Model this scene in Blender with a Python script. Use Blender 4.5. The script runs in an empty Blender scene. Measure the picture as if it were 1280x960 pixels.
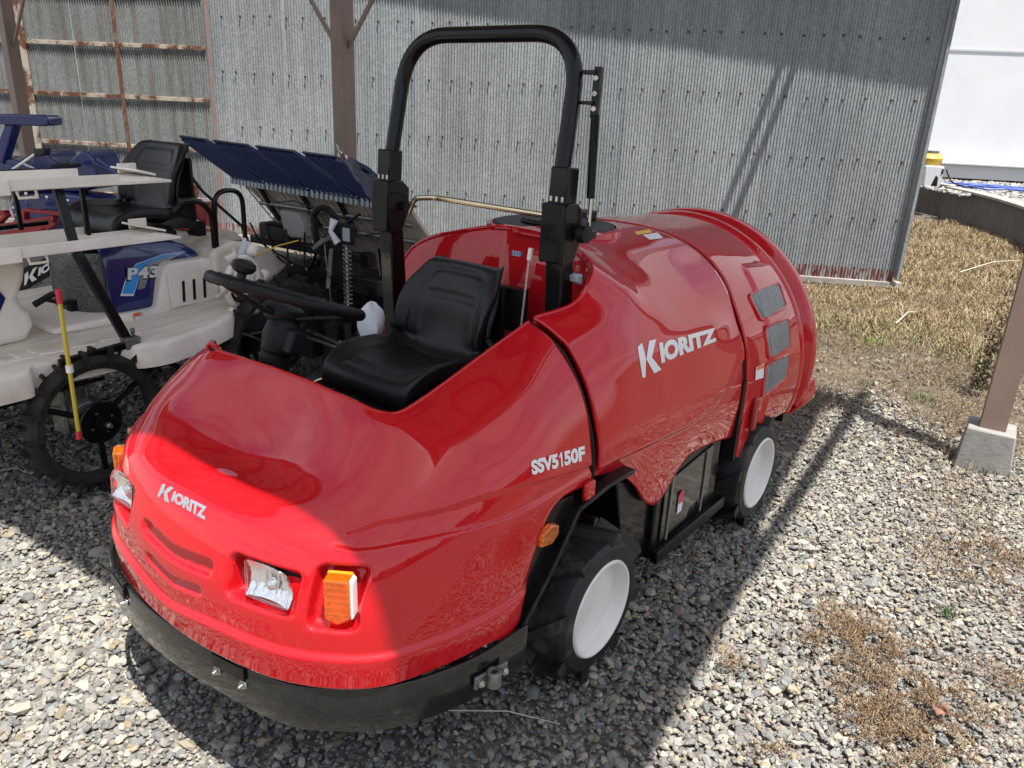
import bpy, bmesh, math, random
import numpy as np
from math import sin, cos, pi, radians, sqrt, atan2
from mathutils import Vector, Matrix
from mathutils.bvhtree import BVHTree
random.seed(7); RNG = np.random.default_rng(7)
S = bpy.context.scene
COL = S.collection
# ------------------------------------------------------------------ camera
CAMH = 1.70; FPX = 961.0; PITCH = radians(19.8); ROLL = radians(2.7)
fw = np.array([0, cos(PITCH), -sin(PITCH)]); _u = np.array([0, sin(PITCH), cos(PITCH)]); _r = np.array([1., 0, 0])
RR = cos(ROLL)*_r + sin(ROLL)*_u; UU = -sin(ROLL)*_r + cos(ROLL)*_u
CC = np.array([0, 0, CAMH])
cam = bpy.data.cameras.new('camera'); camo = bpy.data.objects.new('camera', cam); COL.objects.link(camo)
cam.sensor_width = 36; cam.lens = FPX/1280*36; cam.clip_end = 2000; cam.clip_start = 0.05
M4 = Matrix(((RR[0], UU[0], -fw[0], 0), (RR[1], UU[1], -fw[1], 0), (RR[2], UU[2], -fw[2], CAMH), (0, 0, 0, 1)))
camo.matrix_world = M4
S.camera = camo
# ------------------------------------------------------------------ light
SUN_EL = radians(73); SUN_AZ = atan2(0.48, -0.87)          # azimuth from +Y towards +X
w = bpy.data.worlds.new('World'); S.world = w; w.use_nodes = True
nt = w.node_tree; nt.nodes.clear()
out = nt.nodes.new('ShaderNodeOutputWorld'); bg = nt.nodes.new('ShaderNodeBackground')
sky = nt.nodes.new('ShaderNodeTexSky'); sky.sky_type = 'NISHITA'; sky.sun_disc = False
sky.sun_elevation = SUN_EL; sky.sun_rotation = SUN_AZ; sky.dust_density = 1.6; sky.ozone_density = 1.0
tc = nt.nodes.new('ShaderNodeTexCoord'); mp = nt.nodes.new('ShaderNodeMapping'); mp.inputs['Scale'].default_value = (1, 1, 3.2)
nz = nt.nodes.new('ShaderNodeTexNoise'); nz.inputs['Scale'].default_value = 2.2; nz.inputs['Detail'].default_value = 6; nz.inputs['Roughness'].default_value = .58
cr = nt.nodes.new('ShaderNodeValToRGB'); cr.color_ramp.elements[0].position = .34; cr.color_ramp.elements[1].position = .66
mx = nt.nodes.new('ShaderNodeMix'); mx.data_type = 'RGBA'
mx.inputs['B'].default_value = (5.6, 5.6, 5.65, 1)
L = nt.links.new
L(tc.outputs['Generated'], mp.inputs['Vector']); L(mp.outputs['Vector'], nz.inputs['Vector']); L(nz.outputs['Fac'], cr.inputs['Fac'])
L(cr.outputs['Color'], mx.inputs['Factor']); L(sky.outputs['Color'], mx.inputs['A']); L(mx.outputs['Result'], bg.inputs['Color'])
bg.inputs['Strength'].default_value = 0.10; L(bg.outputs['Background'], out.inputs['Surface'])
sl = bpy.data.lights.new('sun', 'SUN'); sl.energy = 4.9; sl.angle = radians(.53); sl.color = (1.0, .955, .89)
so = bpy.data.objects.new('sun', sl); COL.objects.link(so)
SD = Vector((sin(SUN_AZ)*cos(SUN_EL), cos(SUN_AZ)*cos(SUN_EL), sin(SUN_EL)))
so.rotation_euler = SD.to_track_quat('Z', 'Y').to_euler(); so.location = (3, -3, 12)
S.view_settings.view_transform = 'Standard'; S.view_settings.look = 'None'; S.view_settings.exposure = 1.20; S.view_settings.gamma = 1
# ------------------------------------------------------------------ frames of reference (measured)
def unit(v): v = np.array(v, float); return v/np.linalg.norm(v)
ANG = radians(37.3)
VU = np.array([sin(ANG), cos(ANG), 0]); VN = np.array([cos(ANG), -sin(ANG), 0]); VO = VU*1.79 - VN*1.65      # sprayer
E1 = unit([.53, .848, 0]); E2 = np.array([E1[1], -E1[0], 0]); PO = E1*1.576 - E2*3.8                          # shelter and transplanter
def ray(px, py): return fw*FPX + RR*(px-640) - UU*(py-480)
def gpt(px, py, z=0.):
    d = ray(px, py); return CC + d*((z-CAMH)/d[2])
def ypt(px, py, y):
    d = ray(px, py); return CC + d*(y/d[1])
class Frame:
    def __init__(s, o, u, n): s.o, s.u, s.n = o, u, n; s.rot = atan2(u[1], u[0])
    def W(s, q): return s.o + s.u*q[0] + s.n*q[1] + np.array([0, 0, q[2]])
    def loc(s, p): d = np.array(p)-s.o; return np.array([d@s.u, d@s.n, p[2]])
    def ray(s, px, py): d = ray(px, py); return s.loc(CC), np.array([d@s.u, d@s.n, d[2]])
    def Y(s, px, py, y): o, d = s.ray(px, py); return o + d*((y-o[1])/d[1])
    def X(s, px, py, x): o, d = s.ray(px, py); return o + d*((x-o[0])/d[0])
    def Z(s, px, py, z): o, d = s.ray(px, py); return o + d*((z-o[2])/d[2])
SP = Frame(VO, VU, VN); PL = Frame(PO, E1, E2)
# ------------------------------------------------------------------ materials
MATS = {}
def mat(name, col, rough=.5, metal=0., coat=0., coat_r=.03, nscale=0., namt=0., bump=0., bscale=40., trans=0., ior=1.45, spec=None, emis=None, col2=None, rvar=0., stretch=(1, 1, 1), thr=(.35, .65)):
    m = bpy.data.materials.new(name); m.use_nodes = True; n = m.node_tree; b = n.nodes['Principled BSDF']
    b.inputs['Base Color'].default_value = (*col, 1); b.inputs['Roughness'].default_value = rough; b.inputs['Metallic'].default_value = metal
    b.inputs['Coat Weight'].default_value = coat; b.inputs['Coat Roughness'].default_value = coat_r
    b.inputs['Transmission Weight'].default_value = trans; b.inputs['IOR'].default_value = ior
    if spec is not None: b.inputs['Specular IOR Level'].default_value = spec
    if nscale or bump or rvar:
        tc = n.nodes.new('ShaderNodeTexCoord'); mp = n.nodes.new('ShaderNodeMapping'); mp.inputs['Scale'].default_value = stretch
        n.links.new(tc.outputs['Object'], mp.inputs['Vector'])
    if nscale:
        t = n.nodes.new('ShaderNodeTexNoise'); t.inputs['Scale'].default_value = nscale; t.inputs['Detail'].default_value = 6; t.inputs['Roughness'].default_value = .6
        n.links.new(mp.outputs['Vector'], t.inputs['Vector'])
        r = n.nodes.new('ShaderNodeValToRGB'); r.color_ramp.elements[0].position = thr[0]; r.color_ramp.elements[1].position = thr[1]
        c2 = col2 if col2 else tuple(c*(1-namt) for c in col); c1 = col if col2 else tuple(min(1, c*(1+namt)) for c in col)
        r.color_ramp.elements[0].color = (*c2, 1); r.color_ramp.elements[1].color = (*c1, 1)
        n.links.new(t.outputs['Fac'], r.inputs['Fac']); n.links.new(r.outputs['Color'], b.inputs['Base Color'])
        if rvar:
            mr = n.nodes.new('ShaderNodeMapRange'); mr.inputs['To Min'].default_value = rough-rvar; mr.inputs['To Max'].default_value = rough+rvar
            n.links.new(t.outputs['Fac'], mr.inputs['Value']); n.links.new(mr.outputs['Result'], b.inputs['Roughness'])
    if bump:
        t2 = n.nodes.new('ShaderNodeTexNoise'); t2.inputs['Scale'].default_value = bscale; t2.inputs['Detail'].default_value = 4
        n.links.new(mp.outputs['Vector'], t2.inputs['Vector'])
        bp = n.nodes.new('ShaderNodeBump'); bp.inputs['Strength'].default_value = min(1, bump*50 if bump < .02 else bump); bp.inputs['Distance'].default_value = .004 if bump >= .02 else bump
        n.links.new(t2.outputs['Fac'], bp.inputs['Height']); n.links.new(bp.outputs['Normal'], b.inputs['Normal'])
        if coat: n.links.new(bp.outputs['Normal'], b.inputs['Coat Normal'])
    MATS[name] = m; return m
mat('red_paint', (.46, .004, .009), .55, coat=1., coat_r=.02, nscale=3, namt=.04, spec=.08)
mat('red_dull', (.30, .010, .012), .4, coat=.3, nscale=8, namt=.15)
mat('black_paint', (.004, .004, .0048), .4, spec=.15, coat=.30, coat_r=.05, nscale=14, namt=.35, bump=.05, bscale=60)
mat('black_plastic', (.007, .007, .008), .45, spec=.25, nscale=20, namt=.3, bump=.10, bscale=150)
mat('bumper_paint', (.007, .008, .008), .25, spec=.3, coat=.6, coat_r=.08, nscale=9, namt=.4, rvar=.05)
mat('vinyl', (.008, .008, .0085), .42, nscale=7, namt=.25, bump=.16, bscale=260, spec=.45)
mat('rubber', (.008, .008, .009), .55, nscale=9, col2=(.05, .044, .037), thr=(.36, .48), bump=.25, bscale=60)
mat('rubber_muddy', (.011, .011, .011), .75, nscale=12, col2=(.035, .03, .025), thr=(.35, .6), bump=.3, bscale=50)
mat('white_rim', (.68, .665, .62), .35, coat=.4, nscale=5, namt=.04)
mat('white_plastic', (.86, .80, .70), .42, nscale=5, namt=.06, bump=.03, bscale=30)
mat('white_dusty', (.80, .74, .64), .5, nscale=6, col2=(.60, .52, .41), thr=(.28, .55), bump=.05, bscale=50, stretch=(1, 3, 1))
mat('decal_white', (.70, .70, .70), .35)
mat('decal_silver', (.26, .29, .32), .35, metal=.4)
mat('decal_yellow', (.75, .45, .02), .4)
mat('decal_orange', (.70, .14, .02), .4)
mat('decal_grey', (.30, .34, .36), .4)
mat('decal_blue', (.03, .06, .30), .35)
mat('decal_red', (.6, .03, .05), .4)
mat('decal_cyan', (.04, .32, .75), .3, coat=.5)
mat('steel', (.55, .54, .52), .32, metal=1., nscale=20, namt=.2)
mat('zinc_yellow', (.62, .54, .36), .25, metal=1., nscale=8, namt=.15)
mat('strap_grey', (.19, .175, .14), .45); mat('chrome', (.75, .75, .75), .1, metal=1.)
mat('cast_metal', (.20, .20, .19), .5, metal=.7, nscale=30, namt=.35, bump=.2, bscale=60)
mat('blue_paint', (.007, .018, .12), .28, coat=.8, coat_r=.05, nscale=6, namt=.15)
mat('lane_rib_blue', (.022, .032, .085), .5, spec=.3); mat('blue_tray', (.004, .008, .034), .4, nscale=10, namt=.2)
mat('glass_lens', (.92, .93, .93), .05, trans=.72, ior=1.3, coat=.3)
mat('clear_lens', (.97, .98, .98), .02, trans=1., ior=1.15, coat=.6); mat('reflector', (.92, .92, .92), .22, metal=1.)
mat('orange_lens', (.95, .24, .01), .05, trans=.75, ior=1.35, coat=1.)
mat('orange_core', (.9, .25, .02), .35)
mat('mesh_grey', (.25, .255, .25), .4, metal=.2, nscale=300, namt=.35)
mat('plastic_film', (.85, .85, .85), .12, trans=.93, ior=1.12, bump=.6, bscale=25)
mat('beige_board', (.48, .42, .35), .55, nscale=9, namt=.12, stretch=(1, 8, 1))
mat('yellow_rod', (.60, .46, .05), .4)
mat('cloth', (.66, .67, .69), .7, bump=.4, bscale=18)
mat('dark_guts', (.016, .016, .017), .42, nscale=15, namt=.4, bump=.2, bscale=40)
mat('brown_steel', (.22, .155, .125), .5, nscale=5, namt=.10, bump=.06, bscale=120)
mat('dark_steel', (.07, .05, .04), .6); mat('roof_under', (.56, .42, .34), .55, nscale=3, namt=.2)
mat('concrete', (.20, .197, .185), .85, nscale=7, namt=.18, bump=.5, bscale=60)
mat('concrete_old', (.125, .11, .09), .9, nscale=4, col2=(.065, .056, .047), thr=(.25, .7), bump=.5, bscale=25, stretch=(3, 3, .5))
mat('concrete_top', (.25, .235, .21), .85, nscale=6, namt=.15, bump=.4, bscale=40)
mat('facade', (.56, .575, .59), .5, nscale=1.2, namt=.03)
mat('facade_trim', (.46, .47, .48), .5)
mat('tank_yellow', (.45, .28, .03), .45, nscale=4, namt=.08)
mat('blue_hose', (.05, .09, .35), .5)
mat('red_band', (.20, .045, .045), .6, nscale=30, col2=(.45, .45, .43), thr=(.36, .5))
mat('leaf_green', (.08, .15, .03), .5, nscale=8, namt=.3)
mat('leaf_dry', (.20, .14, .07), .8, nscale=12, namt=.4)
mat('far_leaf', (.05, .075, .03), .8, nscale=2, namt=.5)
mat('far_wall', (.32, .30, .27), .8, nscale=2, namt=.1)
mat('rust', (.36, .32, .26), .75, nscale=5, col2=(.10, .035, .015), thr=(.44, .56), bump=.4, bscale=60)
mat('rust_dark', (.11, .045, .022), .85, nscale=7, col2=(.20, .14, .11), thr=(.30, .50), bump=.4, bscale=60)
mat('screw_dark', (.03, .028, .026), .7)

def vcol_mat(name, rough=.85, bump=.4, bscale=120, sss=0):
    m = bpy.data.materials.new(name); m.use_nodes = True; n = m.node_tree; b = n.nodes['Principled BSDF']
    a = n.nodes.new('ShaderNodeAttribute'); a.attribute_name = 'Col'
    t = n.nodes.new('ShaderNodeTexNoise'); t.inputs['Scale'].default_value = bscale; t.inputs['Detail'].default_value = 3
    tc = n.nodes.new('ShaderNodeTexCoord'); n.links.new(tc.outputs['Object'], t.inputs['Vector'])
    mr = n.nodes.new('ShaderNodeMapRange'); mr.inputs['To Min'].default_value = .72; mr.inputs['To Max'].default_value = 1.25
    n.links.new(t.outputs['Fac'], mr.inputs['Value'])
    mu = n.nodes.new('ShaderNodeMix'); mu.data_type = 'RGBA'; mu.blend_type = 'MULTIPLY'; mu.inputs['Factor'].default_value = 1
    n.links.new(a.outputs['Color'], mu.inputs['A']); n.links.new(mr.outputs['Result'], mu.inputs['B'])
    n.links.new(mu.outputs['Result'], b.inputs['Base Color']); b.inputs['Roughness'].default_value = rough
    if bump:
        bp = n.nodes.new('ShaderNodeBump'); bp.inputs['Strength'].default_value = bump; bp.inputs['Distance'].default_value = .003
        n.links.new(t.outputs['Fac'], bp.inputs['Height']); n.links.new(bp.outputs['Normal'], b.inputs['Normal'])
    MATS[name] = m; return m
vcol_mat('stone_mat'); vcol_mat('straw_mat', .7, 0, 60)

def galv(name, tint, stain, seed):
    """weathered galvanised sheet: spangle, vertical streaks, a worn red band low down"""
    m = bpy.data.materials.new(name); m.use_nodes = True; n = m.node_tree; b = n.nodes['Principled BSDF']; N = n.nodes.new; L = n.links.new
    tc = N('ShaderNodeTexCoord')
    v = N('ShaderNodeTexVoronoi'); v.inputs['Scale'].default_value = 55; L(tc.outputs['Object'], v.inputs['Vector'])
    mp = N('ShaderNodeMapping'); mp.inputs['Scale'].default_value = (14, 14, .8); mp.inputs['Location'].default_value = (seed, 0, 0); L(tc.outputs['Object'], mp.inputs['Vector'])
    s = N('ShaderNodeTexNoise'); s.inputs['Scale'].default_value = 1.; s.inputs['Detail'].default_value = 5; L(mp.outputs['Vector'], s.inputs['Vector'])
    mp2 = N('ShaderNodeMapping'); mp2.inputs['Scale'].default_value = (1.3, 1.3, .5); L(tc.outputs['Object'], mp2.inputs['Vector'])
    s2 = N('ShaderNodeTexNoise'); s2.inputs['Scale'].default_value = 1.; s2.inputs['Detail'].default_value = 4; L(mp2.outputs['Vector'], s2.inputs['Vector'])
    a = N('ShaderNodeValToRGB'); a.color_ramp.elements[0].position = .1; a.color_ramp.elements[1].position = .95
    a.color_ramp.elements[0].color = (tint[0]*.84, tint[1]*.85, tint[2]*.86, 1); a.color_ramp.elements[1].color = (tint[0]*1.2, tint[1]*1.2, tint[2]*1.2, 1)
    sv = N('ShaderNodeSeparateColor'); L(v.outputs['Color'], sv.inputs['Color']); L(sv.outputs['Red'], a.inputs['Fac'])
    r = N('ShaderNodeValToRGB'); r.color_ramp.elements[0].position = .36; r.color_ramp.elements[1].position = .55
    r.color_ramp.elements[0].color = (*stain, 1); r.color_ramp.elements[1].color = (1, 1, 1, 1); L(s.outputs['Fac'], r.inputs['Fac'])
    m1 = N('ShaderNodeMix'); m1.data_type = 'RGBA'; m1.blend_type = 'MULTIPLY'; m1.inputs['Factor'].default_value = .8
    L(a.outputs['Color'], m1.inputs['A']); L(r.outputs['Color'], m1.inputs['B'])
    r2 = N('ShaderNodeValToRGB'); r2.color_ramp.elements[0].position = .3; r2.color_ramp.elements[1].position = .7
    r2.color_ramp.elements[0].color = (.76, .76, .76, 1); r2.color_ramp.elements[1].color = (1.1, 1.1, 1.1, 1); L(s2.outputs['Fac'], r2.inputs['Fac'])
    m2 = N('ShaderNodeMix'); m2.data_type = 'RGBA'; m2.blend_type = 'MULTIPLY'; m2.inputs['Factor'].default_value = .8
    L(m1.outputs['Result'], m2.inputs['A']); L(r2.outputs['Color'], m2.inputs['B'])
    # worn red paint near the foot
    sx = N('ShaderNodeSeparateXYZ'); L(tc.outputs['Object'], sx.inputs['Vector'])
    n3 = N('ShaderNodeTexNoise'); n3.inputs['Scale'].default_value = 1; mp3 = N('ShaderNodeMapping'); mp3.inputs['Scale'].default_value = (30, 30, 6); L(tc.outputs['Object'], mp3.inputs['Vector']); L(mp3.outputs['Vector'], n3.inputs['Vector'])
    ad = N('ShaderNodeMath'); ad.operation = 'MULTIPLY_ADD'; ad.inputs[1].default_value = .12; L(n3.outputs['Fac'], ad.inputs[0]); L(sx.outputs['Z'], ad.inputs[2])
    lt = N('ShaderNodeMath'); lt.operation = 'LESS_THAN'; lt.inputs[1].default_value = .235; L(ad.outputs['Value'], lt.inputs[0])
    rr = N('ShaderNodeValToRGB'); rr.color_ramp.elements[0].position = .46; rr.color_ramp.elements[1].position = .56
    rr.color_ramp.elements[0].color = (.16, .06, .055, 1); rr.color_ramp.elements[1].color = (.26, .26, .25, 1); L(n3.outputs['Fac'], rr.inputs['Fac'])
    m3 = N('ShaderNodeMix'); m3.data_type = 'RGBA'; L(lt.outputs['Value'], m3.inputs['Factor']); L(m2.outputs['Result'], m3.inputs['A']); L(rr.outputs['Color'], m3.inputs['B'])
    L(m3.outputs['Result'], b.inputs['Base Color']); b.inputs['Metallic'].default_value = .05; b.inputs['Roughness'].default_value = .45; b.inputs['Specular IOR Level'].default_value = .35
    MATS[name] = m
galv('galvanised', (.262, .282, .287), (.80, .80, .80), 0); galv('galvanised_b', (.242, .262, .270), (.78, .79, .80), 5.2)
galv('galvanised_old', (.185, .195, .195), (.66, .60, .52), 9.1)

def ground_mat():
    m = bpy.data.materials.new('ground_mat'); m.use_nodes = True; n = m.node_tree; b = n.nodes['Principled BSDF']; N = n.nodes.new; L = n.links.new
    tc = N('ShaderNodeTexCoord'); v = N('ShaderNodeTexVoronoi'); v.inputs['Scale'].default_value = 90; L(tc.outputs['Object'], v.inputs['Vector'])
    sc = N('ShaderNodeSeparateColor'); L(v.outputs['Color'], sc.inputs['Color'])
    r = N('ShaderNodeValToRGB'); e = r.color_ramp.elements; e[0].color = (.08, .073, .064, 1); e[1].color = (.24, .225, .20, 1)
    x = e.new(.5); x.color = (.12, .112, .10, 1); L(sc.outputs['Red'], r.inputs['Fac'])
    t = N('ShaderNodeTexNoise'); t.inputs['Scale'].default_value = .35; t.inputs['Detail'].default_value = 8; L(tc.outputs['Object'], t.inputs['Vector'])
    t2 = N('ShaderNodeTexNoise'); t2.inputs['Scale'].default_value = 14; t2.inputs['Detail'].default_value = 8; L(tc.outputs['Object'], t2.inputs['Vector'])
    d = N('ShaderNodeValToRGB'); d.color_ramp.elements[0].position = .3; d.color_ramp.elements[0].color = (.055, .042, .03, 1); d.color_ramp.elements[1].position = .7; d.color_ramp.elements[1].color = (.145, .115, .082, 1); L(t2.outputs['Fac'], d.inputs['Fac'])
    # soil takes over away from the gravel yard: along E1 + noise
    sx = N('ShaderNodeVectorMath'); sx.operation = 'DOT_PRODUCT'; sx.inputs[1].default_value = (.60, .62, 0); L(tc.outputs['Object'], sx.inputs[0])
    ad = N('ShaderNodeMath'); ad.operation = 'MULTIPLY_ADD'; ad.inputs[1].default_value = 2.; L(t2.outputs['Fac'], ad.inputs[0]); L(sx.outputs['Value'], ad.inputs[2])
    mr = N('ShaderNodeMapRange'); mr.inputs['From Min'].default_value = 4.25; mr.inputs['From Max'].default_value = 5.1; L(ad.outputs['Value'], mr.inputs['Value'])
    mxx = N('ShaderNodeMix'); mxx.data_type = 'RGBA'; L(mr.outputs['Result'], mxx.inputs['Factor']); L(r.outputs['Color'], mxx.inputs['A']); L(d.outputs['Color'], mxx.inputs['B'])
    L(mxx.outputs['Result'], b.inputs['Base Color']); b.inputs['Roughness'].default_value = .95
    bp = N('ShaderNodeBump'); bp.inputs['Strength'].default_value = .8; bp.inputs['Distance'].default_value = .012; L(sc.outputs['Green'], bp.inputs['Height']); L(bp.outputs['Normal'], b.inputs['Normal'])
    MATS['ground_mat'] = m
ground_mat()
# ------------------------------------------------------------------ mesh helpers
def link(o, parent=None):
    COL.objects.link(o)
    if parent: o.parent = parent
    return o
def tag(o, label=None, cat=None, group=None, kind=None):
    for k, v in (('label', label), ('category', cat), ('group', group), ('kind', kind)):
        if v: o[k] = v
    return o
def thing(name, label, cat, group=None, frame=None, loc=(0, 0, 0), rotz=0):
    o = bpy.data.objects.new(name, None); o.empty_display_size = .2; COL.objects.link(o)
    if frame: o.location = tuple(frame.o); o.rotation_euler = (0, 0, frame.rot)
    else: o.location = loc; o.rotation_euler = (0, 0, rotz)
    return tag(o, label, cat, group)
class MB:
    """collects verts/faces; flip=True mirrors y (measured frames are left-handed)"""
    def __init__(s, flip=False): s.v = []; s.f = []; s.flip = flip
    def add(s, vs, fs):
        k = len(s.v); s.v += [tuple(map(float, p)) for p in vs]; s.f += [tuple(i+k for i in f) for f in fs]; return s
    def box(s, c, d, ax=None):
        c = np.array(c, float); A = np.eye(3) if ax is None else np.array([unit(a) for a in ax])
        vs = [c + A[0]*d[0]/2*i + A[1]*d[1]/2*j + A[2]*d[2]/2*k for i in (-1, 1) for j in (-1, 1) for k in (-1, 1)]
        return s.add(vs, [(0, 1, 3, 2), (4, 6, 7, 5), (0, 4, 5, 1), (2, 3, 7, 6), (0, 2, 6, 4), (1, 5, 7, 3)])
    def bar(s, p, q, w, h, up=(0, 0, 1)):
        p, q = np.array(p, float), np.array(q, float); d = unit(q-p); r = unit(np.cross(d, up)); u2 = np.cross(r, d)
        return s.box((p+q)/2, (np.linalg.norm(q-p), w, h), (d, r, u2))
    def tube(s, pts, r, n=10, closed=False, cap=True):
        P = [np.array(p, float) for p in pts]; m = len(P); rs = r if hasattr(r, '__len__') else [r]*m
        T = [unit((P[(i+1) % m]-P[i-1]) if closed else (P[min(i+1, m-1)]-P[max(i-1, 0)])) for i in range(m)]
        a = np.array([0, 0, 1.]) if abs(T[0][2]) < .9 else np.array([1., 0, 0]); N = unit(np.cross(T[0], a)); k = len(s.v)
        for i in range(m):
            N = unit(N - T[i]*(N@T[i])); B = np.cross(T[i], N)
            for j in range(n): s.v.append(tuple(P[i] + rs[i]*(N*cos(2*pi*j/n)+B*sin(2*pi*j/n))))
        for i in range(m if closed else m-1):
            for j in range(n):
                a0 = k+i*n+j; a1 = k+i*n+(j+1) % n; b0 = k+((i+1) % m)*n+j; b1 = k+((i+1) % m)*n+(j+1) % n
                s.f.append((a0, a1, b1, b0))
        if cap and not closed: s.f.append(tuple(k+j for j in range(n))[::-1]); s.f.append(tuple(k+(m-1)*n+j for j in range(n)))
        return s
    def cyl(s, p, q, r, n=16, r2=None): return s.tube([p, q], [r, r if r2 is None else r2], n)
    def lathe(s, c, axis, prof, n=32, closed=True):
        """prof: (along, radius) list"""
        c = np.array(c, float); A = unit(axis); a = np.array([0, 0, 1.]) if abs(A[2]) < .9 else np.array([1., 0, 0]); N = unit(np.cross(A, a)); B = np.cross(A, N); k = len(s.v); m = len(prof)
        for t, r in prof:
            for j in range(n): s.v.append(tuple(c + A*t + r*(N*cos(2*pi*j/n)+B*sin(2*pi*j/n))))
        for i in range(m-1):
            for j in range(n): s.f.append((k+i*n+j, k+i*n+(j+1) % n, k+(i+1)*n+(j+1) % n, k+(i+1)*n+j))
        if closed: s.f.append(tuple(k+j for j in range(n))[::-1]); s.f.append(tuple(k+(m-1)*n+j for j in range(n)))
        return s
    def prism(s, poly, d):
        poly = [np.array(p, float) for p in poly]; d = np.array(d, float); n = len(poly)
        return s.add([*poly, *[p+d for p in poly]], [tuple(range(n))[::-1], tuple(range(n, 2*n))] + [(i, (i+1) % n, (i+1) % n+n, i+n) for i in range(n)])
    def grid(s, G):
        G = np.asarray(G); a, b = G.shape[:2]; k = len(s.v); s.v += [tuple(p) for p in G.reshape(-1, 3)]
        s.f += [(k+i*b+j, k+(i+1)*b+j, k+(i+1)*b+j+1, k+i*b+j+1) for i in range(a-1) for j in range(b-1)]; return s
    def build(s, name, m, parent=None, smooth=False, bevel=0, seg=2, solid=0, recalc=True, angle=35, offset=-1, out=None):
        me = bpy.data.meshes.new(name); vs = [(x, -y, z) for x, y, z in s.v] if s.flip else s.v
        me.from_pydata(vs, [], [f[::-1] for f in s.f] if s.flip else s.f); me.update()
        if recalc:
            bm = bmesh.new(); bm.from_mesh(me); bmesh.ops.recalc_face_normals(bm, faces=bm.faces); bm.to_mesh(me); bm.free()
        if out is not None:      # open shells: make every normal face away from this inner point
            q = np.array(out, float)*(1, -1 if s.flip else 1, 1); sg = sum(float(np.dot(np.array(f.normal), np.array(f.center)-q))*f.area for f in me.polygons)
            if sg < 0: me.flip_normals()
        if smooth:
            me.polygons.foreach_set('use_smooth', [True]*len(me.polygons))
            try: me.set_sharp_from_angle(angle=radians(angle))
            except Exception: pass
        me.materials.append(MATS[m] if isinstance(m, str) else m)
        o = bpy.data.objects.new(name, me); link(o, parent)
        if solid: md = o.modifiers.new('solid', 'SOLIDIFY'); md.thickness = solid; md.offset = offset
        if bevel: md = o.modifiers.new('bevel', 'BEVEL'); md.width = bevel; md.segments = seg; md.limit_method = 'ANGLE'; md.angle_limit = radians(40); me.polygons.foreach_set('use_smooth', [True]*len(me.polygons)); me.set_sharp_from_angle(angle=radians(50)) if not smooth else None
        return o
def arc(c, a, b, r, t0, t1, n=10):
    c, a, b = map(lambda q: np.array(q, float), (c, a, b)); return [c + r*(a*cos(t)+b*sin(t)) for t in np.linspace(t0, t1, n)]
def rounded(pts, r, n=6, closed=False):
    """polyline with rounded corners"""
    P = [np.array(p, float) for p in pts]; out = [] if closed else [P[0]]; m = len(P)
    for i in (range(m) if closed else range(1, m-1)):
        a, b, c = P[i-1], P[i], P[(i+1) % m]; u, v = unit(a-b), unit(c-b); k = min(r, np.linalg.norm(a-b)*.49, np.linalg.norm(c-b)*.49)
        for t in np.linspace(0, 1, n): p0, p2 = b+u*k, b+v*k; out.append((1-t)**2*p0 + 2*t*(1-t)*b + t*t*p2)
    if not closed: out.append(P[-1])
    return out
def catmull(P, k):
    """P (n, m, 3) interpolated along axis 0"""
    P = np.asarray(P, float); n = len(P); E = np.concatenate([[2*P[0]-P[1]], P, [2*P[-1]-P[-2]]]); out = []
    for i in range(n-1):
        p0, p1, p2, p3 = E[i:i+4]
        for j in range(k):
            t = j/k; out.append(.5*(2*p1+(p2-p0)*t+(2*p0-5*p1+4*p2-p3)*t*t+(3*p1-p0-3*p2+p3)*t**3))
    out.append(P[-1]); return np.array(out)
def surf(net, ku, kv):
    G = catmull(np.asarray(net, float), ku); return catmull(G.transpose(1, 0, 2), kv).transpose(1, 0, 2)
def gnormals(G, outward):
    du = np.gradient(G, axis=0); dv = np.gradient(G, axis=1); N = np.cross(du, dv); N /= np.linalg.norm(N, axis=2, keepdims=True)+1e-9
    s = np.sign(np.sum(N*outward(G), axis=2, keepdims=True).mean()); return N*s
def sst(x, a, b): t = np.clip((x-a)/(b-a), 0, 1); return t*t*(3-2*t)
def rbox(u, v, cu, cv, hu, hv, r=.02, e=.012):
    """soft mask of a rounded rectangle"""
    du = np.abs(u-cu)-hu+r; dv = np.abs(v-cv)-hv+r
    d = np.hypot(np.maximum(du, 0), np.maximum(dv, 0))+np.minimum(np.maximum(du, dv), 0)-r
    return 1-sst(d, -e, 0)
def bvh_of(G):
    G = np.asarray(G); a, b = G.shape[:2]
    return BVHTree.FromPolygons([tuple(p) for p in G.reshape(-1, 3)], [(i*b+j, (i+1)*b+j, (i+1)*b+j+1, i*b+j+1) for i in range(a-1) for j in range(b-1)])
def hit(frame, bvh, px, py, off=.0015):
    o, d = frame.ray(px, py); h = bvh.ray_cast(Vector(o), Vector(unit(d)))
    if h[0] is None: return None
    n = np.array(h[1]); n = n if n@d < 0 else -n
    return np.array(h[0]) + n*off
FONTMESH = {}
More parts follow.
